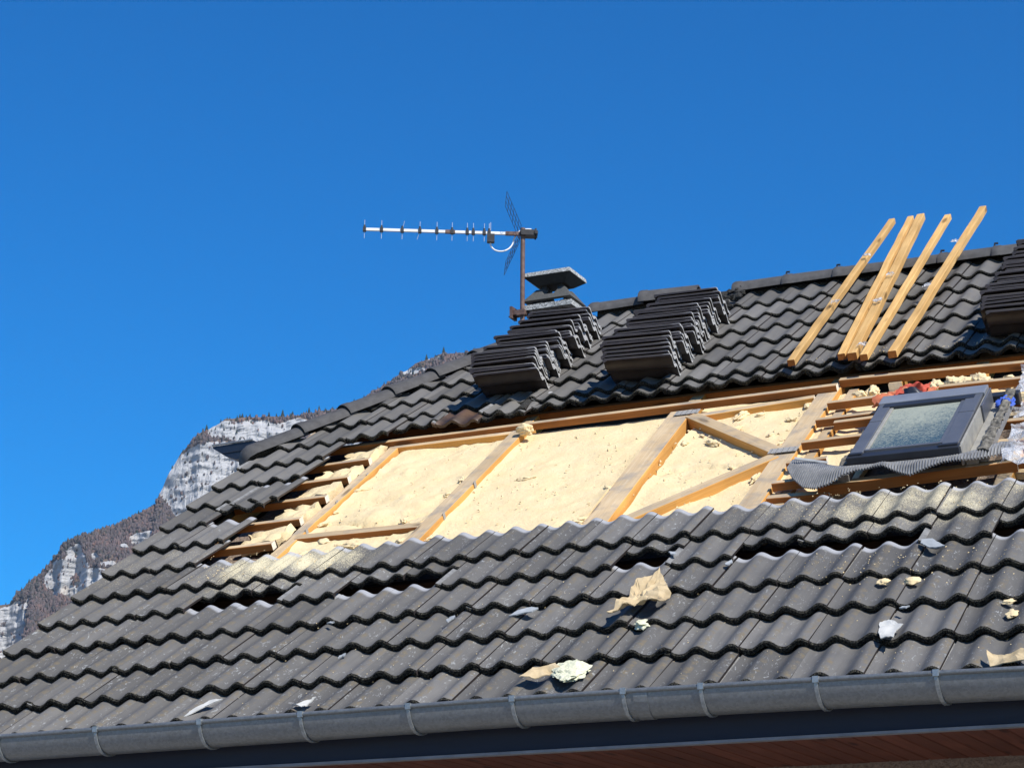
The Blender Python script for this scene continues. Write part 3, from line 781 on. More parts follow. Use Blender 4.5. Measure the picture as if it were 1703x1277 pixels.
# ---------------- ridge and hip caps
def cap_mesh(name, L, r0, r1, seed, closed=False):
    r = random.Random(seed); mb = MB(); seg = 14; rows = []
    st = [(0.0, r0, 0), (0.012, r0 + 0.004, 0), (0.05, r0 + 0.002, 0), (0.06, r0 - 0.004, 0), (L, r1, 0)]
    if closed: st = [(-0.085, 0.02, -0.05), (-0.078, 0.05, -0.03), (-0.05, r0 * 0.82, -0.008), (0.0, r0, 0), (L, r1, 0)]
    for (x, rr, dz) in st:
        rows.append([(x + r.uniform(-.002, .002), rr * math.cos(math.pi * k / seg), rr * 0.78 * math.sin(math.pi * k / seg) + dz) for k in range(seg + 1)])
    n = seg + 1
    vs = [p for q in rows for p in q]; fs = [(j*n + i, (j+1)*n + i, (j+1)*n + i+1, j*n + i+1) for j in range(len(rows)-1) for i in range(seg)]
    b = len(vs)
    for (x, rr, dz) in (st[0], st[-1]):
        vs += [(x, (rr - 0.016) * math.cos(math.pi * k / seg), (rr - 0.016) * 0.78 * math.sin(math.pi * k / seg) + dz) for k in range(n)]
    fs += [(b + i, b + i + 1, b + n + i + 1, b + n + i) for i in range(seg)]
    fm = [0] * len(fs)
    e = (len(rows)-1) * n
    for i in range(seg): fs.append((i, i+1, b+i+1, b+i)); fm.append(1); fs.append((e+i, b+n+i, b+n+i+1, e+i+1)); fm.append(0)
    for s in (0, seg):
        f = [j*n + s for j in range(len(rows))] + [b + n + s, b + s]; fs.append(tuple(f if s == 0 else f[::-1])); fm.append(1)
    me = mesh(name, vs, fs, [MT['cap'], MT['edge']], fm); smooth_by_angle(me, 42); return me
CAPS = [cap_mesh('ridge_cap', 0.42, 0.132, 0.117, s) for s in range(4)]
def place_cap(p, q, up, me, name, parent=roof):
    x = (q - p).normalized(); z = (up - x * up.dot(x)).normalized(); y = z.cross(x)
    mw = Matrix((x, y, z)).transposed().to_4x4(); mw.translation = p
    return obj(name, me, parent, mw)
r0 = W(HIPV, RV, -0.035)
u = -1.50; k = 0
CLIPU = []
while u < XR - 0.3:
    p = W(u, RV - 0.01, -0.062 + random.uniform(-.004, .004)); q = W(u + 0.36, RV - 0.01, -0.054)
    z = Vector((0, 0, 1))
    if k == 1:      # the lifted, mossy one
        p = W(u + 0.02, RV - 0.02, -0.022); q = W(u + 0.38, RV + 0.02, -0.035); z = Vector((0, -0.10, 1))
    if k != 2: place_cap(p, q, z, random.choice(CAPS), 'ridge_cap')
    if k >= 4: CLIPU.append(u + 0.005)
    u += 0.36; k += 1
mb = MB(); mb.tube([W(-1.45, RV - 0.01, -0.075), W(XR, RV - 0.01, -0.075)], 0.085, 10); mb.build('ridge_bed', MT['moss'], roof)
for cu in CLIPU:
    mb = MB(); p = W(cu, RV - 0.01, -0.062)
    mb.tube([p + Vector((0, -0.03, 0.095)), p + Vector((-0.006, 0, 0.115)), p + Vector((-0.004, 0.0, 0.133)), p + Vector((0.018, 0, 0.130))], 0.007, 6)
    mb.build('ridge_clip', MT['blackp'], roof)
hp = [W(*HIP0, -0.03)]
hd0, hd1 = W(HIP0[0], HIP0[1], -0.022), W(HIPV, RV, -0.022)
hdir = (hd1 - hd0).normalized(); hlen = (hd1 - hd0).length; hup = (Vector((0, 0, 1)) + lin(0, 0, 1) + Vector((-0.5, 0, 0.6))).normalized()
t = 0.0; k = 0; me0 = cap_mesh('hip_cap', 0.40, 0.100, 0.096, 90, closed=True); HCAPS = [cap_mesh('hip_cap', 0.42, 0.110, 0.098, 95 + q_) for q_ in range(4)]
while t < hlen - 0.75:
    p = hd0 + hdir * (t - 0.0) + Vector((0, 0, -0.008)); q = p + hdir * 0.4 - Vector((0, 0, 0.014))
    place_cap(p, q, hup, me0 if k == 0 else random.choice(HCAPS), 'hip_cap'); t += 0.37; k += 1
# crumbled mortar beside the second stack
for i in range(26):
    s = random.uniform(0.012, 0.035); V = IV * (1 + rng.normal(0, .3, (12, 1))) * s * (1, 1, 0.7)
    obj('mortar_lump', nmesh('mortar_lump', V, IF, MT['moss']), roof, roof_mat(random.uniform(-0.46, -0.30), random.uniform(5.75, 6.36), random.uniform(-0.02, 0.045)))

# ---------------- bared carpentry
carp = empty('roof_carpentry', W(-2.2, 2.2, -0.15), parent=house)
carp['label'] = 'bared rafters, braces and battens of the stripped strip'
BM = [MT['batten'], MT['sawn'], MT['endgrain']]; RM = [MT['rafter'], MT['sawn'], MT['endgrain']]
NB, NR = -0.088, -0.125
# long battens under the upper tiles (front top edge known; the centre line lies half a width up)
def bat(u0, v0, u1, v1, wd=0.05, ht=0.036, n=NB, mats=BM, name='batten', jit=0.001):
    return beam(name, (u0, v0 + wd/2, n), (u1, v1 + wd/2, n), wd, ht, mats, carp, jit=jit)
DM = [MT['deck']] * 3  # dark boarding tone paints the shade on battens seen through the gaps
bat(-2.72, 4.02, 0.82, 4.02, 0.048, 0.042)
bat(0.82, 4.10, 3.4, 3.98, 0.048, 0.044, NB + 0.004)
bat(-2.9, 4.28, 3.4, 4.30, 0.05, 0.04, NB - 0.008)
# trimmers between the rafters
beam('trimmer', (-2.06, 4.005, NR), (-1.22, 3.985, NR), 0.055, 0.085, RM, carp)
beam('trimmer', (-0.03, 3.875, NR - 0.003), (0.69, 3.985, NR - 0.003), 0.06, 0.07, RM, carp)
beam('trimmer', (-2.02, 2.53, NR - 0.003), (-1.22, 2.50, NR - 0.003), 0.075, 0.10, BM[:1] + RM[1:], carp)
# rafters
beam('rafter', (-2.055, 4.06, NR), (-2.03, 2.0, NR), 0.075, 0.13, RM, carp, jit=0.004)
beam('rafter', (-1.19, 4.02, NR), (-1.165, 1.9, NR), 0.10, 0.15, RM, carp)
beam('rafter', (-0.125, 4.0, NR), (-0.075, 1.9, NR), 0.145, 0.13, RM, carp)
beam('rafter', (0.765, 4.16, NR), (0.745, 1.9, NR), 0.125, 0.15, RM, carp)
beam('rafter', (0.90, 4.10, NR - 0.02), (0.89, 1.9, NR - 0.02), 0.06, 0.13, RM, carp)
beam('rafter', (2.02, 4.10, NR - 0.01), (2.02, 1.9, NR - 0.01), 0.08, 0.13, RM, carp)
for ub in (-2.9, -1.2, -0.1, 0.78, 1.15, 1.62, 2.05, 2.9):      # rafter heads seen in the dark gap below the upper tiles
    beam('rafter', (ub, 4.06, NR - 0.002), (ub, 4.75, NR - 0.002), 0.08, 0.1, RM, carp)
for ub in (-2.75,):
    beam('rafter', (ub, 3.95, NR), (ub, 1.9, NR), 0.08, 0.1, RM, carp)
# braces with nail plates
beam('brace', (-0.03, 3.885, NR + 0.004), (0.715, 3.04, NR + 0.004), 0.085, 0.075, RM, carp)
beam('brace', (0.70, 2.99, NR + 0.001), (-0.02, 2.12, NR + 0.001), 0.085, 0.07, RM, carp)
def plate(u, v, n, a, b, rz):
    mb = MB(); mb.box(-a, a, -b, b, 0, 0.003)
    for i in range(5):
        for j in range(3): x = -a * .8 + i * a * .4; y = -b * .7 + j * b * .7; mb.box(x - .003, x + .003, y - .006, y + .006, 0.003, 0.006)
    mb.build('nail_plate', MT['plate'], carp, roof_mat(u, v, n, rz))
plate(-0.07, 3.93, NR + 0.006, 0.075, 0.035, 0.0); plate(0.74, 3.04, NR + 0.006, 0.080, 0.035, 0.0); 
for (pu, pv) in ((-2.012, 3.50), (-2.008, 3.05), (-2.0, 2.62), (-1.125, 3.1), (-1.122, 2.62)):
    mb = MB(); mb.box(-0.002, 0.002, -0.014, 0.014, -0.085, 0.008); mb.build('nail_plate', MT['plate'], carp, roof_mat(pu, pv, NR))
# short sawn-off battens left of the first rafter
for (ul, v0, v1) in ((-2.72, 3.675, 3.69), (-2.72, 3.365, 3.38), (-2.72, 3.06, 3.06), (-2.72, 2.715, 2.715), (-2.72, 2.35, 2.355)):
    bat(ul, v0, -2.085, v1, 0.045, 0.042)
# short battens left of the roof window
for (ul, v0, ur) in ((0.84, 3.69, 1.20), (0.84, 3.40, 1.22), (0.96, 3.32, 1.18), (0.845, 3.04, 1.24), (0.835, 2.73, 1.05), (0.83, 2.44, 1.10)):
    bat(ul, v0, ur, v0 + 0.015, 0.045, 0.044)
# board under the window and battens to its right
bat(1.10, 2.31, 2.08, 2.41, 0.06, 0.055, NB + 0.006)
bat(0.83, 2.31, 1.16, 2.30, 0.05, 0.05, NB - 0.03)
for (v0) in (3.76, 3.33, 3.04, 2.73): bat(1.46 if v0 > 3.7 else 1.90, v0, 3.4, v0 + 0.0, 0.048, 0.045)
bat(2.04, 2.43, 3.4, 2.43, 0.048, 0.045)
bat(0.9, 2.13, 3.4, 2.13, 0.05, 0.04, NB - 0.05)
bat(-2.72, 2.13, 0.9, 2.13, 0.05, 0.04, NB - 0.07)
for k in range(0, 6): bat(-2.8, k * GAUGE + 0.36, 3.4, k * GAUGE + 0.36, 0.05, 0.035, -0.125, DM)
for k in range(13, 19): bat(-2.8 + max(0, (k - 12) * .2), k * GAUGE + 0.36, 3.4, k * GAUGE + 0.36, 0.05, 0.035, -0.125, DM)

# ---------------- sprayed foam between the rafters
foam = empty('foam_insulation', W(-0.5, 3, -0.2), parent=house); foam['label'] = 'cream sprayed foam filling the bays between the rafters'
def foam_panel(u0, u1, v0, v1, n, amp=0.012, ledge=None, seed=0):
    nu, nv = max(6, int((u1-u0)/0.022)), max(6, int((v1-v0)/0.022)); rows = []
    for j in range(nv + 1):
        v = v0 + (v1-v0) * j / nv; row = []
        for i in range(nu + 1):
            u_ = u0 + (u1-u0) * i / nu; q = Vector((u_ * 3 + seed, v * 3, seed))
            h = mn.fractal(q, 0.9, 2.1, 5) * amp + max(0, mn.noise(q * 5.0) - 0.28) * amp * 1.6
            if ledge and abs(v - ledge(u_)) < 0.022: h -= 0.022
            edge = min((u_ - u0), (u1 - u_)); h += 0.010 * math.exp(-(edge / 0.03) ** 2)
            row.append(W(u_, v, n + h))
        rows.append(row)
    mb = MB(); mb.sheet(rows, 0.03); o = mb.build('foam_panel', MT['foam'], foam); smooth_by_angle(o.data, 50); return o
FN = -0.178
foam_panel(-2.0, -1.24, 2.02, 4.02, FN, 0.020, lambda u_: 2.72 + 0.06 * math.sin(u_ * 9), 1)
foam_panel(-1.14, -0.2, 2.02, 4.04, FN - 0.004, 0.010, None, 2)
foam_panel(-0.0, 0.7, 2.02, 3.98, FN - 0.008, 0.015, lambda u_: 3.02 + 0.04 * math.sin(u_ * 7), 3)
foam_panel(-0.03, 0.9, 4.0, 4.16, FN - 0.02, 0.015, None, 7)
foam_panel(0.94, 1.24, 2.45, 4.05, FN - 0.012, 0.022, None, 4)
foam_panel(1.25, 1.98, 3.36, 4.05, FN - 0.012, 0.022, None, 8)
foam_panel(0.80, 0.86, 2.0, 4.05, FN + 0.0, 0.012, None, 5)
foam_panel(2.05, 2.95, 2.45, 4.05, FN - 0.012, 0.022, None, 6)
for i, v0 in enumerate((3.76, 3.44, 3.12, 2.78, 2.44)):            # torn fills between the sawn-off battens
    w_ = (0.22, 0.20, 0.21, 0.23, 0.22)[i]
    rows = []
    for j in range(9):
        v = v0 + w_ * j / 8; row = []
        for k in range(12):
            u_ = -2.10 - (0.26 + 0.08 * mn.noise(Vector((v * 14, i * 3.1, 0)))) * (1 - k / 11) ; h = mn.fractal(Vector((u_ * 9, v * 9, i)), 0.8, 2.2, 4) * 0.03
            row.append(W(u_, v, -0.150 + h + 0.03 * k / 11))
        rows.append(row)
    mb = MB(); mb.sheet(rows, 0.05); o = mb.build('foam_panel', MT['foam'], foam); smooth_by_angle(o.data, 30)
def lump(name, mat, loc, s, seed, parent=None, squash=0.7, rough=0.35):
    import bmesh
    bm = bmesh.new(); bmesh.ops.create_icosphere(bm, subdivisions=4 if max(s) > 0.04 else 3, radius=1.0); r = Vector((seed * 3.7, seed, 0))
    for v in bm.verts:
        p = v.co.normalized(); k = 1 + rough * mn.fractal(p * 1.6 + r, 0.75, 2.3, 7) + 0.10 * mn.noise(p * 9 + r) + 0.06 * mn.noise(p * 22 + r)
        v.co = Vector((p.x * s[0] * k, p.y * s[1] * k, p.z * s[2] * k))
    me = bpy.data.meshes.new(name); bm.to_mesh(me); bm.free(); me.materials.append(mat); smooth_by_angle(me, 75)
    return obj(name, me, parent, roof_mat(*loc, rz=seed))

for i in range(34):
    bay = random.choice(((-1.98, -1.27), (-1.98, -1.27), (-1.12, -0.22), (0.02, 0.66), (0.02, 0.66))); near = random.random() < 0.45
    uu = random.choice(bay) if near else random.uniform(*bay); s_ = random.uniform(0.010, 0.030)
    lump('foam_lump', MT['foam'], (uu, random.uniform(2.2, 3.95), FN + 0.020), (s_ * random.uniform(1.2, 2.6), s_, s_ * 0.6), 60.0 + i * 1.7, foam, rough=0.6)

# ---------------- roof window
win = empty('roof_window', W(1.56, 2.3, 0.0), parent=house); win['label'] = 'grey roof window with dusty bluish pane, newly set in the stripped strip'
NW = 0.042
wm = roof_mat(1.27, 2.37, 0, rz=-0.012)
WL, WH = 0.555, 0.885
def wb(name, x0, x1, y0, y1, z0, z1, mat, bev=0.004, parent=win):
    import bmesh
    bm = bmesh.new(); bmesh.ops.create_cube(bm, size=1)
    for v in bm.verts: v.co = Vector(((x0+x1)/2 + v.co.x*(x1-x0), (y0+y1)/2 + v.co.y*(y1-y0), (z0+z1)/2 + v.co.z*(z1-z0)))
    bmesh.ops.bevel(bm, geom=bm.edges[:], offset=bev, segments=2, affect='EDGES', profile=0.6)
    me = bpy.data.meshes.new(name); bm.to_mesh(me); bm.free(); me.materials.append(mat)
    return obj(name, me, parent, wm)
frame = wb('frame', 0.0, WL, 0.0, WH, -0.03, NW - 0.022, MT['framedark'])
wb('side_casing', WL + 0.001, WL + 0.012, 0.012, WH - 0.02, -0.07, NW - 0.012, MT['frameside'], 0.002)
wb('side_cover', 0.004, 0.070, 0.03, 0.50, NW - 0.02, NW, MT['frame']); wb('side_cover', 0.004, 0.070, 0.502, WH - 0.10, NW - 0.02, NW + 0.0015, MT['frame'])
wb('side_cover', WL - 0.085, WL - 0.004, 0.03, 0.50, NW - 0.02, NW, MT['frame']); wb('side_cover', WL - 0.085, WL - 0.004, 0.502, WH - 0.10, NW - 0.02, NW + 0.0015, MT['frame'])
wb('top_cover', -0.004, WL + 0.006, WH - 0.12, WH + 0.005, NW - 0.02, NW + 0.008, MT['framelight'], 0.006)
wb('top_lip', 0.03, WL - 0.04, WH - 0.175, WH - 0.119, NW - 0.012, NW + 0.004, MT['framedark'], 0.003)
wb('bottom_cover', -0.006, WL + 0.006, -0.012, 0.045, -0.006, NW - 0.006, MT['framedark'], 0.004)
wb('bottom_tread', 0.075, WL - 0.08, 0.046, 0.0695, NW - 0.026, NW - 0.015, MT['frameside'], 0.002)
wb('sash_bar', 0.0705, WL - 0.085, 0.070, 0.090, NW - 0.022, NW - 0.003, MT['frame'], 0.003)
wb('sash_bar', 0.0705, 0.088, 0.0905, WH - 0.15, NW - 0.022, NW - 0.005, MT['frameside'], 0.003)
wb('sash_bar', WL - 0.107, WL - 0.0855, 0.0905, WH - 0.15, NW - 0.022, NW - 0.005, MT['frame'], 0.003)
pane = wb('pane', 0.0885, WL - 0.1075, 0.0905, WH - 0.15, NW - 0.024, NW - 0.013, MT['glass'], 0.001)
wb('corner_cap', 0.002, 0.072, 0.012, 0.036, NW - 0.022, NW + 0.004, MT['framedark'], 0.004); wb('corner_cap', WL - 0.10, WL - 0.002, 0.012, 0.036, NW - 0.022, NW + 0.004, MT['framedark'], 0.004)
# flashing: side channels, torn seals and the pleated apron
wb('side_flashing', WL + 0.014, WL + 0.075, 0.05, WH + 0.02, -0.085, -0.055, MT['frameside'], 0.003)
wb('side_flashing', WL + 0.078, WL + 0.120, 0.07, WH + 0.06, -0.085, -0.035, MT['lead'], 0.006)
wb('side_flashing', -0.065, -0.004, -0.03, WH + 0.02, -0.085, -0.045, MT['lead'], 0.004)
wb('side_bracket', WL + 0.0125, WL + 0.022, WH - 0.30, WH - 0.02, -0.05, NW - 0.004, MT['frame'], 0.003)
wb('top_flashing', -0.06, WL + 0.15, WH + 0.008, WH + 0.075, -0.085, -0.02, MT['framedark'], 0.006)
def seal(x0, x1, y0, y1, z, seed, n=34):
    rows = []
    for j in range(n):
        y = y0 + (y1 - y0) * j / (n - 1); row = []
        for i in range(6):
            x = x0 + (x1 - x0) * i / 5; q = Vector((x * 40 + seed, y * 22, seed))
            row.append(Vector((x + mn.noise(q) * 0.014, y + mn.noise(q + Vector((9, 0, 0))) * 0.012, z + mn.fractal(q * 0.8, 0.8, 2.1, 4) * 0.016)))
        rows.append(row)
    mb = MB(); mb.sheet(rows, 0.008); mb.build('torn_seal', MT['seal'], win, wm)
seal(-0.045, -0.008, 0.02, WH, -0.02, 3.0); seal(WL + 0.085, WL + 0.135, 0.05, WH + 0.05, -0.015, 8.0); seal(-0.075, -0.03, -0.06, 0.22, -0.035, 12.0, 14)
def apron():
    # (u, upper v, upper n, lower v, lower n)
    key = [(0.90, 2.66, -0.045, 2.53, -0.040), (0.96, 2.62, -0.04, 2.40, -0.055), (1.05, 2.55, -0.03, 2.25, -0.055), (1.13, 2.46, -0.02, 2.185, -0.045), (1.20, 2.39, -0.01, 2.21, -0.035), (1.26, 2.35, -0.002, 2.25, -0.012),
           (1.32, 2.345, 0.0, 2.275, -0.004), (1.40, 2.34, 0.0, 2.29, -0.002), (1.46, 2.34, 0.0, 2.28, 0.008), (1.53, 2.34, 0.0, 2.255, -0.022), (1.60, 2.34, 0.0, 2.225, -0.036), (1.68, 2.34, 0.0, 2.25, -0.016),
           (1.76, 2.35, 0.0, 2.28, -0.004), (1.84, 2.38, -0.005, 2.29, -0.006), (1.92, 2.46, -0.015, 2.34, -0.025), (2.00, 2.54, -0.02, 2.42, -0.045), (2.07, 2.55, -0.03, 2.43, -0.05)]
    K = np.array(key); us = np.arange(0.90, 2.07, 0.0035); rows = [[] for _ in range(9)]
    for i, u_ in enumerate(us):
        v1, n1, v0, n0 = (np.interp(u_, K[:, 0], K[:, c]) for c in (1, 2, 3, 4))
        pl = 0.0048 * (1 if (i // 2) % 2 else -1)
        for j in range(9):
            t_ = j / 8; f = pl * min(1, t_ * 2.0)
            bow = 0.018 * math.sin(t_ * math.pi) * (0.4 + mn.noise(Vector((u_ * 7, 0, 2))))
            rows[j].append(W(u_, v1 + (v0 - v1) * t_, n1 + (n0 - n1) * t_ + f + bow))
    mb = MB(); mb.sheet(rows, 0.0025); mb.build('pleated_apron', MT['lead'], win)
    grid = [[W(0.93 + 0.2 * i / 6, 2.60 - 0.12 * i / 6 + 0.014 * s, -0.024 + 0.006 * s) for i in range(7)] for s in (0, 1)]
    mb = MB(); mb.sheet(grid, 0.004); mb.build('apron_strip', MT['paper'], win)
apron()

# ---------------- chimney
chim = MB()
CX0, CX1, CY0, CY1 = -2.125, -1.785, 5.56, 5.84
chim.box(CX0 + 0.03, CX1 - 0.03, CY0 + 0.03, CY1 - 0.03, 3.05, 3.694); chim = chim.build('chimney', MT['flue'], house)
chim['label'] = 'small concrete chimney with stacked speckled cap slabs'
def frustum(mb, x0, x1, y0, y1, z0, i0, z1, i1, mi=0):
    vs = [(x0+i0, y0+i0, z0), (x1-i0, y0+i0, z0), (x1-i0, y1-i0, z0), (x0+i0, y1-i0, z0), (x0+i1, y0+i1, z1), (x1-i1, y0+i1, z1), (x1-i1, y1-i1, z1), (x0+i1, y1-i1, z1)]
    mb.add(vs, [(3, 2, 1, 0), (4, 5, 6, 7), (0, 1, 5, 4), (1, 2, 6, 5), (2, 3, 7, 6), (3, 0, 4, 7)], mi)
mb = MB(); frustum(mb, CX0 - 0.005, CX1 + 0.035, CY0 - 0.03, CY1 + 0.02, 3.696, 0.0, 3.734, 0.0); mb.build('base_slab', MT['granite'], chim)
for x in (CX0 + 0.06, CX1 - 0.09):
    for y in (CY0 + 0.04, CY1 - 0.08):
        mb = MB(); frustum(mb, x, x + 0.05, y, y + 0.05, 3.736, 0, 3.768, 0.004); mb.build('spacer_block', MT['granite'], chim)
def ring(mb, z0, i0, z1, i1, wall, mi=0, notch=None):       # hollow tapered collar
    for (xa, xb, ya, yb, ax) in ((CX0, CX1, CY0, CY0, 'f'), (CX0, CX1, CY1, CY1, 'b'), (CX0, CX0, CY0, CY1, 'l'), (CX1, CX1, CY0, CY1, 'r')):
        pts = []
        n_ = 14
        for s in range(n_ + 1):
            t_ = s / n_
            h = z1
            if notch: h = z1 - notch * (1 if 0.30 < t_ < 0.70 else (0.55 if 0.24 <= t_ <= 0.76 else 0.0))
            def P(ins, tt):
                if ax in 'fb':
                    x = CX0 + ins + (CX1 - CX0 - 2*ins) * tt; y = CY0 + ins if ax == 'f' else CY1 - ins
                else:
                    y = CY0 + ins + (CY1 - CY0 - 2*ins) * tt; x = CX0 + ins if ax == 'l' else CX1 - ins
                return x, y
            f = (h - z0) / (z1 - z0); io = i0 + (i1 - i0) * f
            pts.append((*P(i0, t_), z0)); pts.append((*P(io, t_), h)); pts.append((*P(io + wall, t_), h)); pts.append((*P(i0 + wall, t_), z0))
        fs = []
        for s in range(n_):
            a = s*4
            for q in range(4): fs.append((a + q, a + (q+1) % 4, a + 4 + (q+1) % 4, a + 4 + q))
        mb.add(pts, fs, mi)
mb = MB(); ring(mb, 3.770, -0.022, 3.872, 0.055, 0.045, 0, 0.055); mb.build('cowl_collar', MT['collar'], chim)
mb = MB()
for (x, y) in ((CX0 + .085, CY0 + .085), (CX1 - .125, CY0 + .085), (CX0 + .085, CY1 - .125), (CX1 - .125, CY1 - .125)): mb.box(x, x + .04, y, y + .04, 3.86, 3.935)
mb.build('cowl_post', MT['flue'], chim)
mb = MB(); frustum(mb, CX0 - 0.015, CX1 + 0.015, CY0 - 0.015, CY1 + 0.015, 3.905, 0.07, 3.958, 0.0, 0); mb.build('cap_underside', MT['flue'], chim)  # near-black material paints the shade on the cap's sloping underside
mb = MB(); frustum(mb, CX0 - 0.02, CX1 + 0.02, CY0 - 0.02, CY1 + 0.02, 3.960, 0.0, 3.990, 0.004, 0); mb.build('cap_slab', MT['granite'], chim)

# ================================================================== ANTENNA
MX, MY = -2.145, 5.53
ant = empty('tv_antenna', (MX, MY, 3.40), 'television antenna with long pale boom and wire reflector on a rusty mast', 'antenna')
mb = MB(); mb.tube([(MX, MY, 3.40), (MX + 0.002, MY, 3.9), (MX + 0.006, MY, 4.345)], 0.0175, 12); mast = mb.build('mast', MT['rust'], ant); smooth_by_angle(mast.data, 50)
tip = Vector((-3.20, 4.985, 4.318)); root = Vector((MX + 0.035, MY + 0.02, 4.300))
bd = (tip - root).normalized(); bl = (tip - root).length
side = Vector((bd.y, -bd.x, 0)).normalized(); upv = side.cross(bd).normalized()
if upv.z < 0: upv = -upv
bm4 = Matrix((bd, side, upv)).transposed().to_4x4(); bm4.translation = root
mb = MB(); mb.box(0.16, bl, -0.0098, 0.0098, -0.0098, 0.0098); mb.build('boom', MT['alu'], ant, bm4)
mb = MB(); mb.box(-0.03, 0.165, -0.013, 0.013, -0.013, 0.013); mb.build('boom_root', MT['rust'], ant, bm4)
mb = MB(); mb.box(0.44*bl, 0.50*bl, -0.0125, 0.0125, -0.0125, 0.0125); mb.build('boom_sleeve', MT['rust'], ant, bm4)
mb = MB(); mb.box(-0.06, 0.05, -0.045, 0.045, -0.02, 0.022); mb.box(-0.075, -0.05, -0.055, 0.055, -0.012, 0.012); mb.tube([(-0.06, -0.03, -0.03), (-0.06, -0.03, 0.035)], 0.007, 6); mb.tube([(-0.06, 0.03, -0.03), (-0.06, 0.03, 0.035)], 0.007, 6)
mb.build('mast_clamp', MT['blackp'], ant, bm4)
pxs = [603, 631, 665, 694, 722, 747, 772, 782, 800, 808]
for q, px in enumerate(pxs):
    t = 0.99 - (px - 603) / (870 - 603) * 0.985; x = bl * t
    hl = 0.10
    tilt = {2: 0.3, 3: -0.35}.get(q, 0.0)
    mb = MB(); mb.tube([(x, 0, -0.012), (x, 0, 0.035)], 0.008, 6); mb.box(x - 0.012, x + 0.012, -0.016, 0.016, -0.016, 0.014)
    ins = mb.build('element_holder', MT['blackp'], ant, bm4)
    mb = MB(); mb.tube([(x - tilt*0.05 * (1 if q == 2 else 0), 0, 0.075), (x, 0, 0.0), (x + (0.02 if q == 3 else 0), 0, -0.07)], 0.0022, 6); mb.build('director_rod', MT['rod'], ins, bm4)
x = bl * 0.225
mb = MB(); mb.box(x - 0.03, x + 0.025, -0.022, 0.022, -0.075, -0.012); mb.build('dipole_box', MT['blackp'], ant, bm4)
mb = MB(); mb.tube([(x, 0, 0.085), (x, 0, -0.012)], 0.0022, 6); mb.build('dipole_rod', MT['rod'], ant, bm4)
# corner reflector: two mesh wings opening forwards
for s in (1, -1):
    mb = MB(); apex = Vector((0.055, 0, 0.015 * s)); d1 = Vector((0.11, 0, 0.262 * s)); wv = 0.15
    nlong = 6
    for i in range(nlong + 1):
        c = apex + d1 * (i / nlong); mb.tube([c + Vector((0, -wv, 0)), c + Vector((0, wv, 0))], 0.0019, 5)
    for j in range(4):
        yy = -wv + 2 * wv * j / 3; mb.tube([apex + Vector((0, yy, 0)), apex + d1 + Vector((0, yy, 0))], 0.0019, 5)
    mb.build('reflector_wing', MT['reflect'], ant, bm4)
def bez(p0, p1, p2, p3, n=14):
    return [p0*(1-t)**3 + p1*3*t*(1-t)**2 + p2*3*t*t*(1-t) + p3*t**3 for t in [i/n for i in range(n+1)]]
P = [Vector(p) for p in ((x, 0.01, -0.07), (x, 0.01, -0.17), (x - 0.17, 0.02, -0.16), (0.10, 0.03, -0.03))]
pts = bez(*P); P2 = [Vector(p) for p in ((0.10, 0.03, -0.03), (0.07, 0.03, 0.03), (0.05, 0.03, 0.055), (-0.03, 0.03, 0.05))]
pts += bez(*P2)[1:]
mb = MB(); mb.tube(pts, 0.006, 7); mb.build('coax_cable', MT['cable'], ant, bm4)
mb = MB(); mb.box(MX - 0.075, MX + 0.03, MY - 0.03, MY + 0.05, 3.665, 3.70); mb.box(MX - 0.085, MX - 0.065, MY - 0.04, MY + 0.05, 3.64, 3.73); mb.tube([(MX - 0.03, MY - 0.028, 3.66), (MX + 0.03, MY - 0.028, 3.66)], 0.008, 6)
mb.tube([(MX - 0.11, MY, 3.665), (MX - 0.06, MY, 3.665)], 0.006, 6)
mb.build('wall_clamp', MT['rust'], ant)

# ================================================================== LOOSE THINGS
# stacked tiles: standing on their long edge, leaning against one another up the slope
wdir = Vector((-0.13, 0.75, -0.65)).normalized(); ldir = Vector((0.99, 0.17, 0.0)); ldir = (ldir - wdir * ldir.dot(wdir)).normalized()
def stack(B0, piles, pitch, where, group, per=5):
    x = -wdir; y = ldir; z = x.cross(y).normalized()
    xw, yw, zw = (lin(*k).normalized() for k in (x, y, z))
    rot = Matrix((xw, yw, zw)).transposed().to_4x4()
    for p in range(piles):
        vp = B0[1] + p * pitch * random.uniform(0.97, 1.03); up = B0[0] + random.uniform(-.016, .016) * (p > 0)
        for i in range(per if p == 0 else (per - 1 if p < 4 else per - 2)):
            uu = up + random.uniform(-.013, .013); off = z * (0.0245 * i + random.uniform(-.002, .002))
            m = Matrix.Translation(lin(uu + off.x, vp + off.y, 0.012 + sag(uu, vp) + off.z)) @ rot @ Matrix.Rotation(random.uniform(-.02, .02), 4, 'X') @ Matrix.Rotation(random.uniform(-.02, .02), 4, 'Y') @ Matrix.Rotation(random.uniform(-.012, .012), 4, 'Z')
            o = obj('stacked_tile', random.choice(TILES), None, m)
            tag(o, f'roof tile in the {where}, {ordinal(p)} pile upwards, {ordinal(i)} from its bottom', 'roof tile', group)
stack((-1.60, 4.535), 6, 0.215, 'chimney stack', 'tiles stacked in front of the chimney', 7)
stack((-0.68, 4.465), 6, 0.225, 'middle stack', 'tiles stacked in the middle of the upper roof', 7)
stack((1.645, 4.445), 7, 0.235, 'right edge stack', 'tiles stacked at the right edge', 6)
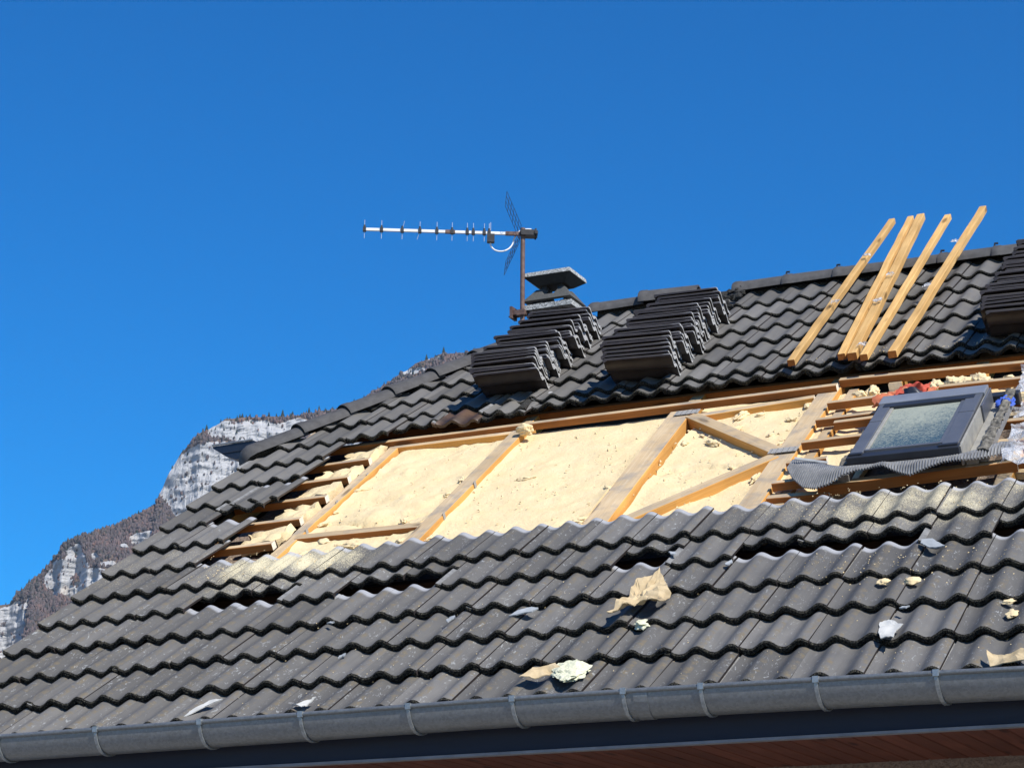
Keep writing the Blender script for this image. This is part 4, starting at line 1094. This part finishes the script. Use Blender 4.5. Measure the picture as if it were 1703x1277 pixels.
# fresh laths lying up the slope and out over the ridge
LM = [MT['fresh'], MT['fresh'], MT['batten']]  # darker batten wood on the end faces paints their shade
for (p0, p1, wd, ht, lab) in (
    ((0.53, 4.20, 0.045), (0.50, 7.46, 0.122), 0.045, 0.038, 'fresh pale lath lying up the roof, leftmost of the five'),
    ((0.835, 4.20, 0.045), (0.635, 7.46, 0.122), 0.045, 0.038, 'fresh pale lath, left one of the touching pair'),
    ((0.905, 4.17, 0.050), (0.712, 7.46, 0.126), 0.055, 0.045, 'fresh pale lath, right one of the touching pair, with wisps of film'),
    ((0.985, 4.13, 0.045), (0.93, 7.32, 0.122), 0.045, 0.038, 'fresh pale lath lying just right of the touching pair'),
    ((1.15, 4.13, 0.045), (1.16, 7.44, 0.122), 0.050, 0.042, 'fresh pale lath lying up the roof, rightmost and reaching highest')):
    o = beam('lath', p0, p1, wd, ht, LM, None, jit=0.0025); tag(o, lab, 'lath', 'loose laths lying on the upper roof')
# wisps of torn film stuck on the laths
for i, (uu, vv) in enumerate(((0.545, 5.25), (0.84, 5.15), (0.80, 5.75), (1.11, 5.35), (1.115, 6.4), (0.52, 6.35), (0.93, 4.25))):
    rows = []
    for j in range(6):
        rows.append([W(uu + 0.009 * k + random.uniform(-.009, .009), vv + 0.012 * j + random.uniform(-.012, .012), 0.060 + (vv - 4.2) * 0.023 + random.uniform(-0.004, 0.016)) for k in range(6)])
    mb = MB(); mb.sheet(rows, 0.0015)
    o = mb.build('film_scrap', MT['film']); where = ('left lath, lower half', 'touching laths, lower half', 'touching laths, upper half', 'rightmost lath, middle', 'rightmost lath near the ridge', 'leftmost lath near the ridge', 'foot of the touching laths')[i]
    tag(o, f'tiny scrap of clear torn film on the {where}', 'film scrap', 'film scraps on the laths')

def loose(name, mat, loc, s, seed, label, cat, group=None, squash=0.7, rough=0.4):
    return tag(lump(name, mat, loc, s, seed, None, squash, rough), label, cat, group)
loose('foam_chunk', MT['foam'], (-1.11, 3.91, -0.095), (0.036, 0.055, 0.036), 1.3, 'knobbly cream foam chunk at the head of the second rafter', 'foam chunk')
for i, (uu, vv, s, lab) in enumerate(((1.42, 3.90, 0.050, 'small foam lump behind the orange jacket'), (1.52, 3.90, 0.06, 'long foam lump behind the roof window'), (1.60, 3.87, 0.055, 'foam lump between the upper battens behind the window'),
       (1.68, 3.86, 0.07, 'pointed ochre foam chunk behind the roof window'), (1.83, 3.88, 0.035, 'small foam lump on the second batten right of the window'), (1.97, 3.88, 0.07, 'foam lump at the right edge between the battens'),
       (1.05, 3.93, 0.045, 'foam lump left of the orange jacket'), (0.98, 3.90, 0.035, 'small foam lump on the rafter beside the orange jacket'))):
    loose('foam_chunk', MT['foam'], (uu, vv, -0.122), (s * 1.1, s * 0.8, s * 0.55), 2.1 + i, lab, 'foam chunk', 'foam chunks on the battens', rough=0.55)
for i, (uu, vv, s, lab) in enumerate(((1.86, 0.905, 0.030, 'crumbly foam lump on the tiles, lower right'), (1.73, 0.92, 0.024, 'crumbly foam lump left of its twin on the lower right tiles'), (2.34, 0.50, 0.026, 'ochre foam lump on a tile roll near the right edge'),
       (-1.62, 2.13, 0.03, 'foam bit on the tile heads below the left trimmer'), (2.31, 0.62, 0.02, 'tiny foam bit above the ochre lump near the right edge'))):
    loose('foam_chunk', MT['foam'], (uu, vv, 0.0 - 0.028), (s * 1.3, s, s * 0.42), 12.1 + i, lab, 'foam chunk', 'foam chunks fallen on the tiles', rough=0.4)
loose('wool_tuft', MT['wool'], (0.535, 0.175, 0.005), (0.10, 0.075, 0.018), 21.0, 'pale yellow wool tuft lying above the gutter', 'insulation tuft', rough=0.42)
loose('wool_tuft', MT['wool'], (0.70, 0.66, -0.028), (0.03, 0.04, 0.014), 23.0, 'small pale tuft caught under a tile nose below the torn paper', 'insulation tuft', rough=0.9)

def scrap(name, mat, outline, loc, rz, thick, label, cat, curl=0.02, seed=0, group=None):
    """irregular sheet: outline polygon (local m), curled"""
    n = len(outline); c = Vector((sum(p[0] for p in outline)/n, sum(p[1] for p in outline)/n, 0))
    rings = []; m_ = 5
    pts = []
    for q in range(n):
        a, b = Vector((*outline[q], 0)), Vector((*outline[(q+1) % n], 0))
        for s in range(6): pts.append(a.lerp(b, s/6))
    N = len(pts); vs = []; fs = []
    def H(p): return curl * (mn.noise(Vector((p.x * 9 + seed, p.y * 9, seed))) + 0.5 * mn.noise(Vector((p.x * 25, p.y * 25, seed))) + (p - c).length * 3)
    for top in (1, -1):
        for r in range(m_ + 1):
            for p in pts:
                q = c.lerp(p, 0.02 + 0.98 * r / m_); q = Vector((q.x + (mn.noise(q * 90) * 0.007 if r == m_ else 0), q.y + (mn.noise(q * 80 + Vector((7, 7, 7))) * 0.007 if r == m_ else 0), 0)); vs.append((q.x, q.y, H(q) + top * thick / 2))
    B = (m_ + 1) * N
    for r in range(m_):
        for i in range(N):
            i2 = (i+1) % N; a = r*N
            fs.append((a+i, a+N+i, a+N+i2, a+i2)); fs.append((B+a+i, B+a+i2, B+a+N+i2, B+a+N+i))
    for i in range(N): i2 = (i+1) % N; a = m_*N; fs.append((a+i, B+a+i, B+a+i2, a+i2))
    fs.append(tuple(range(N))); fs.append(tuple(range(B, B+N))[::-1])
    o = obj(name, mesh(name, vs, fs, mat), None, roof_mat(*loc, rz=rz)); return tag(o, label, cat, group)
scrap('torn_paper', MT['kraft'], [(-0.089, -0.223), (-0.08, -0.093), (-0.057, -0.002), (-0.062, 0.142), (-0.019, 0.173), (0.022, 0.232), (0.095, 0.085), (0.143, -0.007), (0.142, -0.09), (0.085, -0.117), (0.018, -0.13), (-0.033, -0.196)], (0.64, 0.875, 0.012), 0.0, 0.004,
      'crumpled brown torn paper lying on the tiles below the gap', 'torn paper', 0.05, 3)
scrap('torn_paper', MT['kraft'], [(-0.08, -0.04), (0.0, -0.03), (0.09, 0.03), (0.06, 0.07), (-0.03, 0.04)], (0.40, 0.15, 0.012), 0.2, 0.004, 'small brown paper scrap left of the pale wool tuft', 'torn paper', 0.03, 5)
scrap('torn_paper', MT['kraft'], [(-0.07, -0.03), (0.10, -0.04), (0.14, 0.01), (0.05, 0.04), (-0.02, 0.03), (-0.09, 0.06)], (2.40, 0.02, 0.01), 0.0, 0.004, 'tan torn sheet lying above the gutter at the right', 'torn paper', 0.025, 6)
scrap('white_scrap', MT['paper'], [(-0.017, -0.075), (0.043, -0.084), (0.036, 0.006), (0.057, 0.053), (-0.013, 0.103), (-0.051, 0.092)], (1.859, 0.365, -0.004), 0.0, 0.004, 'square whitish scrap leaning on a tile at lower right', 'scrap', 0.012, 7)
scrap('white_scrap', MT['paper'], [(-0.05, -0.12), (-0.02, -0.11), (0.03, 0.03), (0.08, 0.07), (0.02, 0.06), (-0.01, 0.0)], (-1.30, 0.15, -0.022), -0.1, 0.004, 'long pale scrap on the lowest tiles at the left', 'scrap', 0.008, 8)
scrap('white_scrap', MT['paper'], [(-0.03, -0.04), (0.03, -0.035), (0.015, 0.02), (0.02, 0.06), (-0.005, 0.02)], (-0.70, 0.05, 0.0), -0.3, 0.004, 'small pointed white scrap standing above the gutter', 'scrap', 0.05, 9)
for i, (uu, vv, a, lab) in enumerate(((0.05, 0.88, 0.07, 'long grey shard on the lower tiles, left of the torn paper'), (-0.32, 0.86, 0.035, 'small grey shard left of the long grey shard'),
      (1.88, 1.26, 0.075, 'broad pale grey shard below a missing tile at right'), (1.885, 0.60, 0.022, 'tiny grey chip on a black tile nose at right'), (0.95, 1.24, 0.028, 'little white chip on the tiles between the gaps'),
      (0.62, 1.42, 0.03, 'little grey chip beside the middle gap'), (-1.0, 0.95, 0.02, 'tiny pale chip on the left lower tiles'), (-0.75, 0.55, 0.024, 'small pale chip on the third lowest course'))):
    scrap('tile_shard', MT['shard'], [(-a, -a*0.35), (a*0.6, -a*0.45), (a, 0.0), (a*0.5, a*0.4), (-a*0.4, a*0.35)], (uu, vv, -0.012), 0.3 + i, 0.006, lab, 'shard', 0.006, 20 + i, 'grey shards on the lower tiles')

# orange jacket, blue rag, clear film near the window
def cloth(name, mat, u0, u1, v0, v1, n, amp, seed, label, cat, thick=0.006, nu=26, nv=14):
    rows = []
    for j in range(nv):
        row = []
        for i in range(nu):
            s, t_ = i/(nu-1), j/(nv-1); uu = u0 + (u1-u0)*s; vv = v0 + (v1-v0)*t_
            q = Vector((uu*11 + seed, vv*17, seed)); h = amp * (0.5 + mn.fractal(q, 0.8, 2.1, 4)) + amp * 0.9 * math.sin(math.pi * s) * math.sin(math.pi * t_)
            row.append(W(uu + 0.03 * mn.noise(q + Vector((5, 5, 5))), vv + 0.04 * mn.noise(q + Vector((9, 1, 1))), n + h))
        rows.append(row)
    mb = MB(); mb.sheet(rows, thick); o = mb.build(name, mat); smooth_by_angle(o.data, 60); return tag(o, label, cat)
jk = cloth('jacket', MT['orange'], 1.17, 1.50, 3.40, 3.60, -0.065, 0.036, 2.0, 'crumpled orange work jacket lying behind the roof window', 'jacket')
sl_ = cloth('sleeve', MT['redc'], 1.30, 1.46, 3.46, 3.60, -0.03, 0.032, 9.0, None, None, 0.006, 18, 8); sl_.parent = jk
sl_ = cloth('collar', MT['framedark'], 1.35, 1.45, 3.36, 3.44, -0.02, 0.03, 10.0, None, None, 0.006, 12, 6); sl_.parent = jk
loose('blue_rag', MT['bluec'], (1.935, 3.16, -0.02), (0.035, 0.05, 0.03), 31.0, 'small crumpled blue rag beside the right flank of the window', 'rag', rough=0.6)
cloth('plastic_film', MT['film'], 1.95, 2.4, 3.36, 3.72, -0.06, 0.05, 4.0, 'crumpled clear film above the battens right of the window', 'plastic film', 0.002)
cloth('plastic_film', MT['film'], 1.97, 2.5, 3.08, 3.30, -0.10, 0.03, 5.0, 'clear film tucked between the upper battens at the right edge', 'plastic film', 0.002)
cloth('plastic_film', MT['film'], 1.98, 2.5, 2.78, 3.00, -0.11, 0.03, 6.0, 'glittering clear film tucked low between the battens at the right edge', 'plastic film', 0.002)
cloth('plastic_film', MT['film'], 2.03, 2.5, 2.25, 2.66, -0.05, 0.05, 7.0, 'clear film spilling over the tile heads at the right edge', 'plastic film', 0.002)

# foam crumbs and splinters strewn over the tiles and foam: uncountable
Vs, Fs = [], []; base = 0
TV = np.array([(1, 0, -.5), (-.6, .8, -.5), (-.6, -.8, -.5), (0.1, 0, .8)]); TF = np.array([(0, 1, 3), (1, 2, 3), (2, 0, 3), (0, 2, 1)])
def scatter(n, pick, smin, smax):
    global base
    for _ in range(n):
        uu, vv, nn = pick(); s = rng.uniform(smin, smax); a = rng.uniform(0, 6.28); V = TV * (s * rng.uniform(.6, 1.8), s, s * 0.7)
        V = np.stack([V[:, 0]*math.cos(a) - V[:, 1]*math.sin(a), V[:, 0]*math.sin(a) + V[:, 1]*math.cos(a), V[:, 2]], 1)
        M_ = np.array(ROOF_ROT); V = V @ M_.T + np.array(W(uu, vv, nn)); Vs.append(V); Fs.append(TF + base); base += 4
def on_tile(u0, u1, v0, v1):
    def f():
        uu = rng.uniform(u0, u1); vv = rng.uniform(v0, v1); x = (uu - 0.035) % 0.30; y = vv % GAUGE
        return uu, vv, prof_z(x) + TILT * y + 0.002
    return f
scatter(260, on_tile(1.0, 2.6, 1.68, 2.05), 0.002, 0.005); scatter(160, on_tile(1.3, 2.6, 0.9, 1.3), 0.002, 0.005); scatter(200, on_tile(-2.3, -1.4, 1.7, 2.05), 0.002, 0.005)
scatter(200, on_tile(-1.2, 2.5, 0.1, 1.3), 0.0015, 0.004); scatter(120, on_tile(0.5, 1.8, 4.3, 4.5), 0.002, 0.006)
scatter(420, lambda: (rng.uniform(-2.0, 0.7), rng.uniform(2.05, 3.95), FN + 0.022), 0.003, 0.010)
tag(obj('foam_crumbs', nmesh('foam_crumbs', np.concatenate(Vs), np.concatenate(Fs), MT['foam'])), 'cream foam crumbs strewn over the tiles and insulation', 'foam crumbs', kind='stuff')

# ================================================================== AIR
hz = MB(); hz.box(-9050, 9050, -9050, 9050, GROUND - 1, 1780)
M = bpy.data.materials.new('pale valley haze'); M.use_nodes = True; t_ = M.node_tree; t_.nodes.clear()
o_ = t_.nodes.new('ShaderNodeOutputMaterial'); pv = t_.nodes.new('ShaderNodeVolumePrincipled')
pv.inputs['Color'].default_value = (0.60, 0.78, 1.0, 1); pv.inputs['Density'].default_value = 1.7e-5; pv.inputs['Anisotropy'].default_value = 0.0
t_.links.new(pv.outputs[0], o_.inputs['Volume'])
h = hz.build('haze', M); h['kind'] = 'stuff'
print('tiles', ntile)
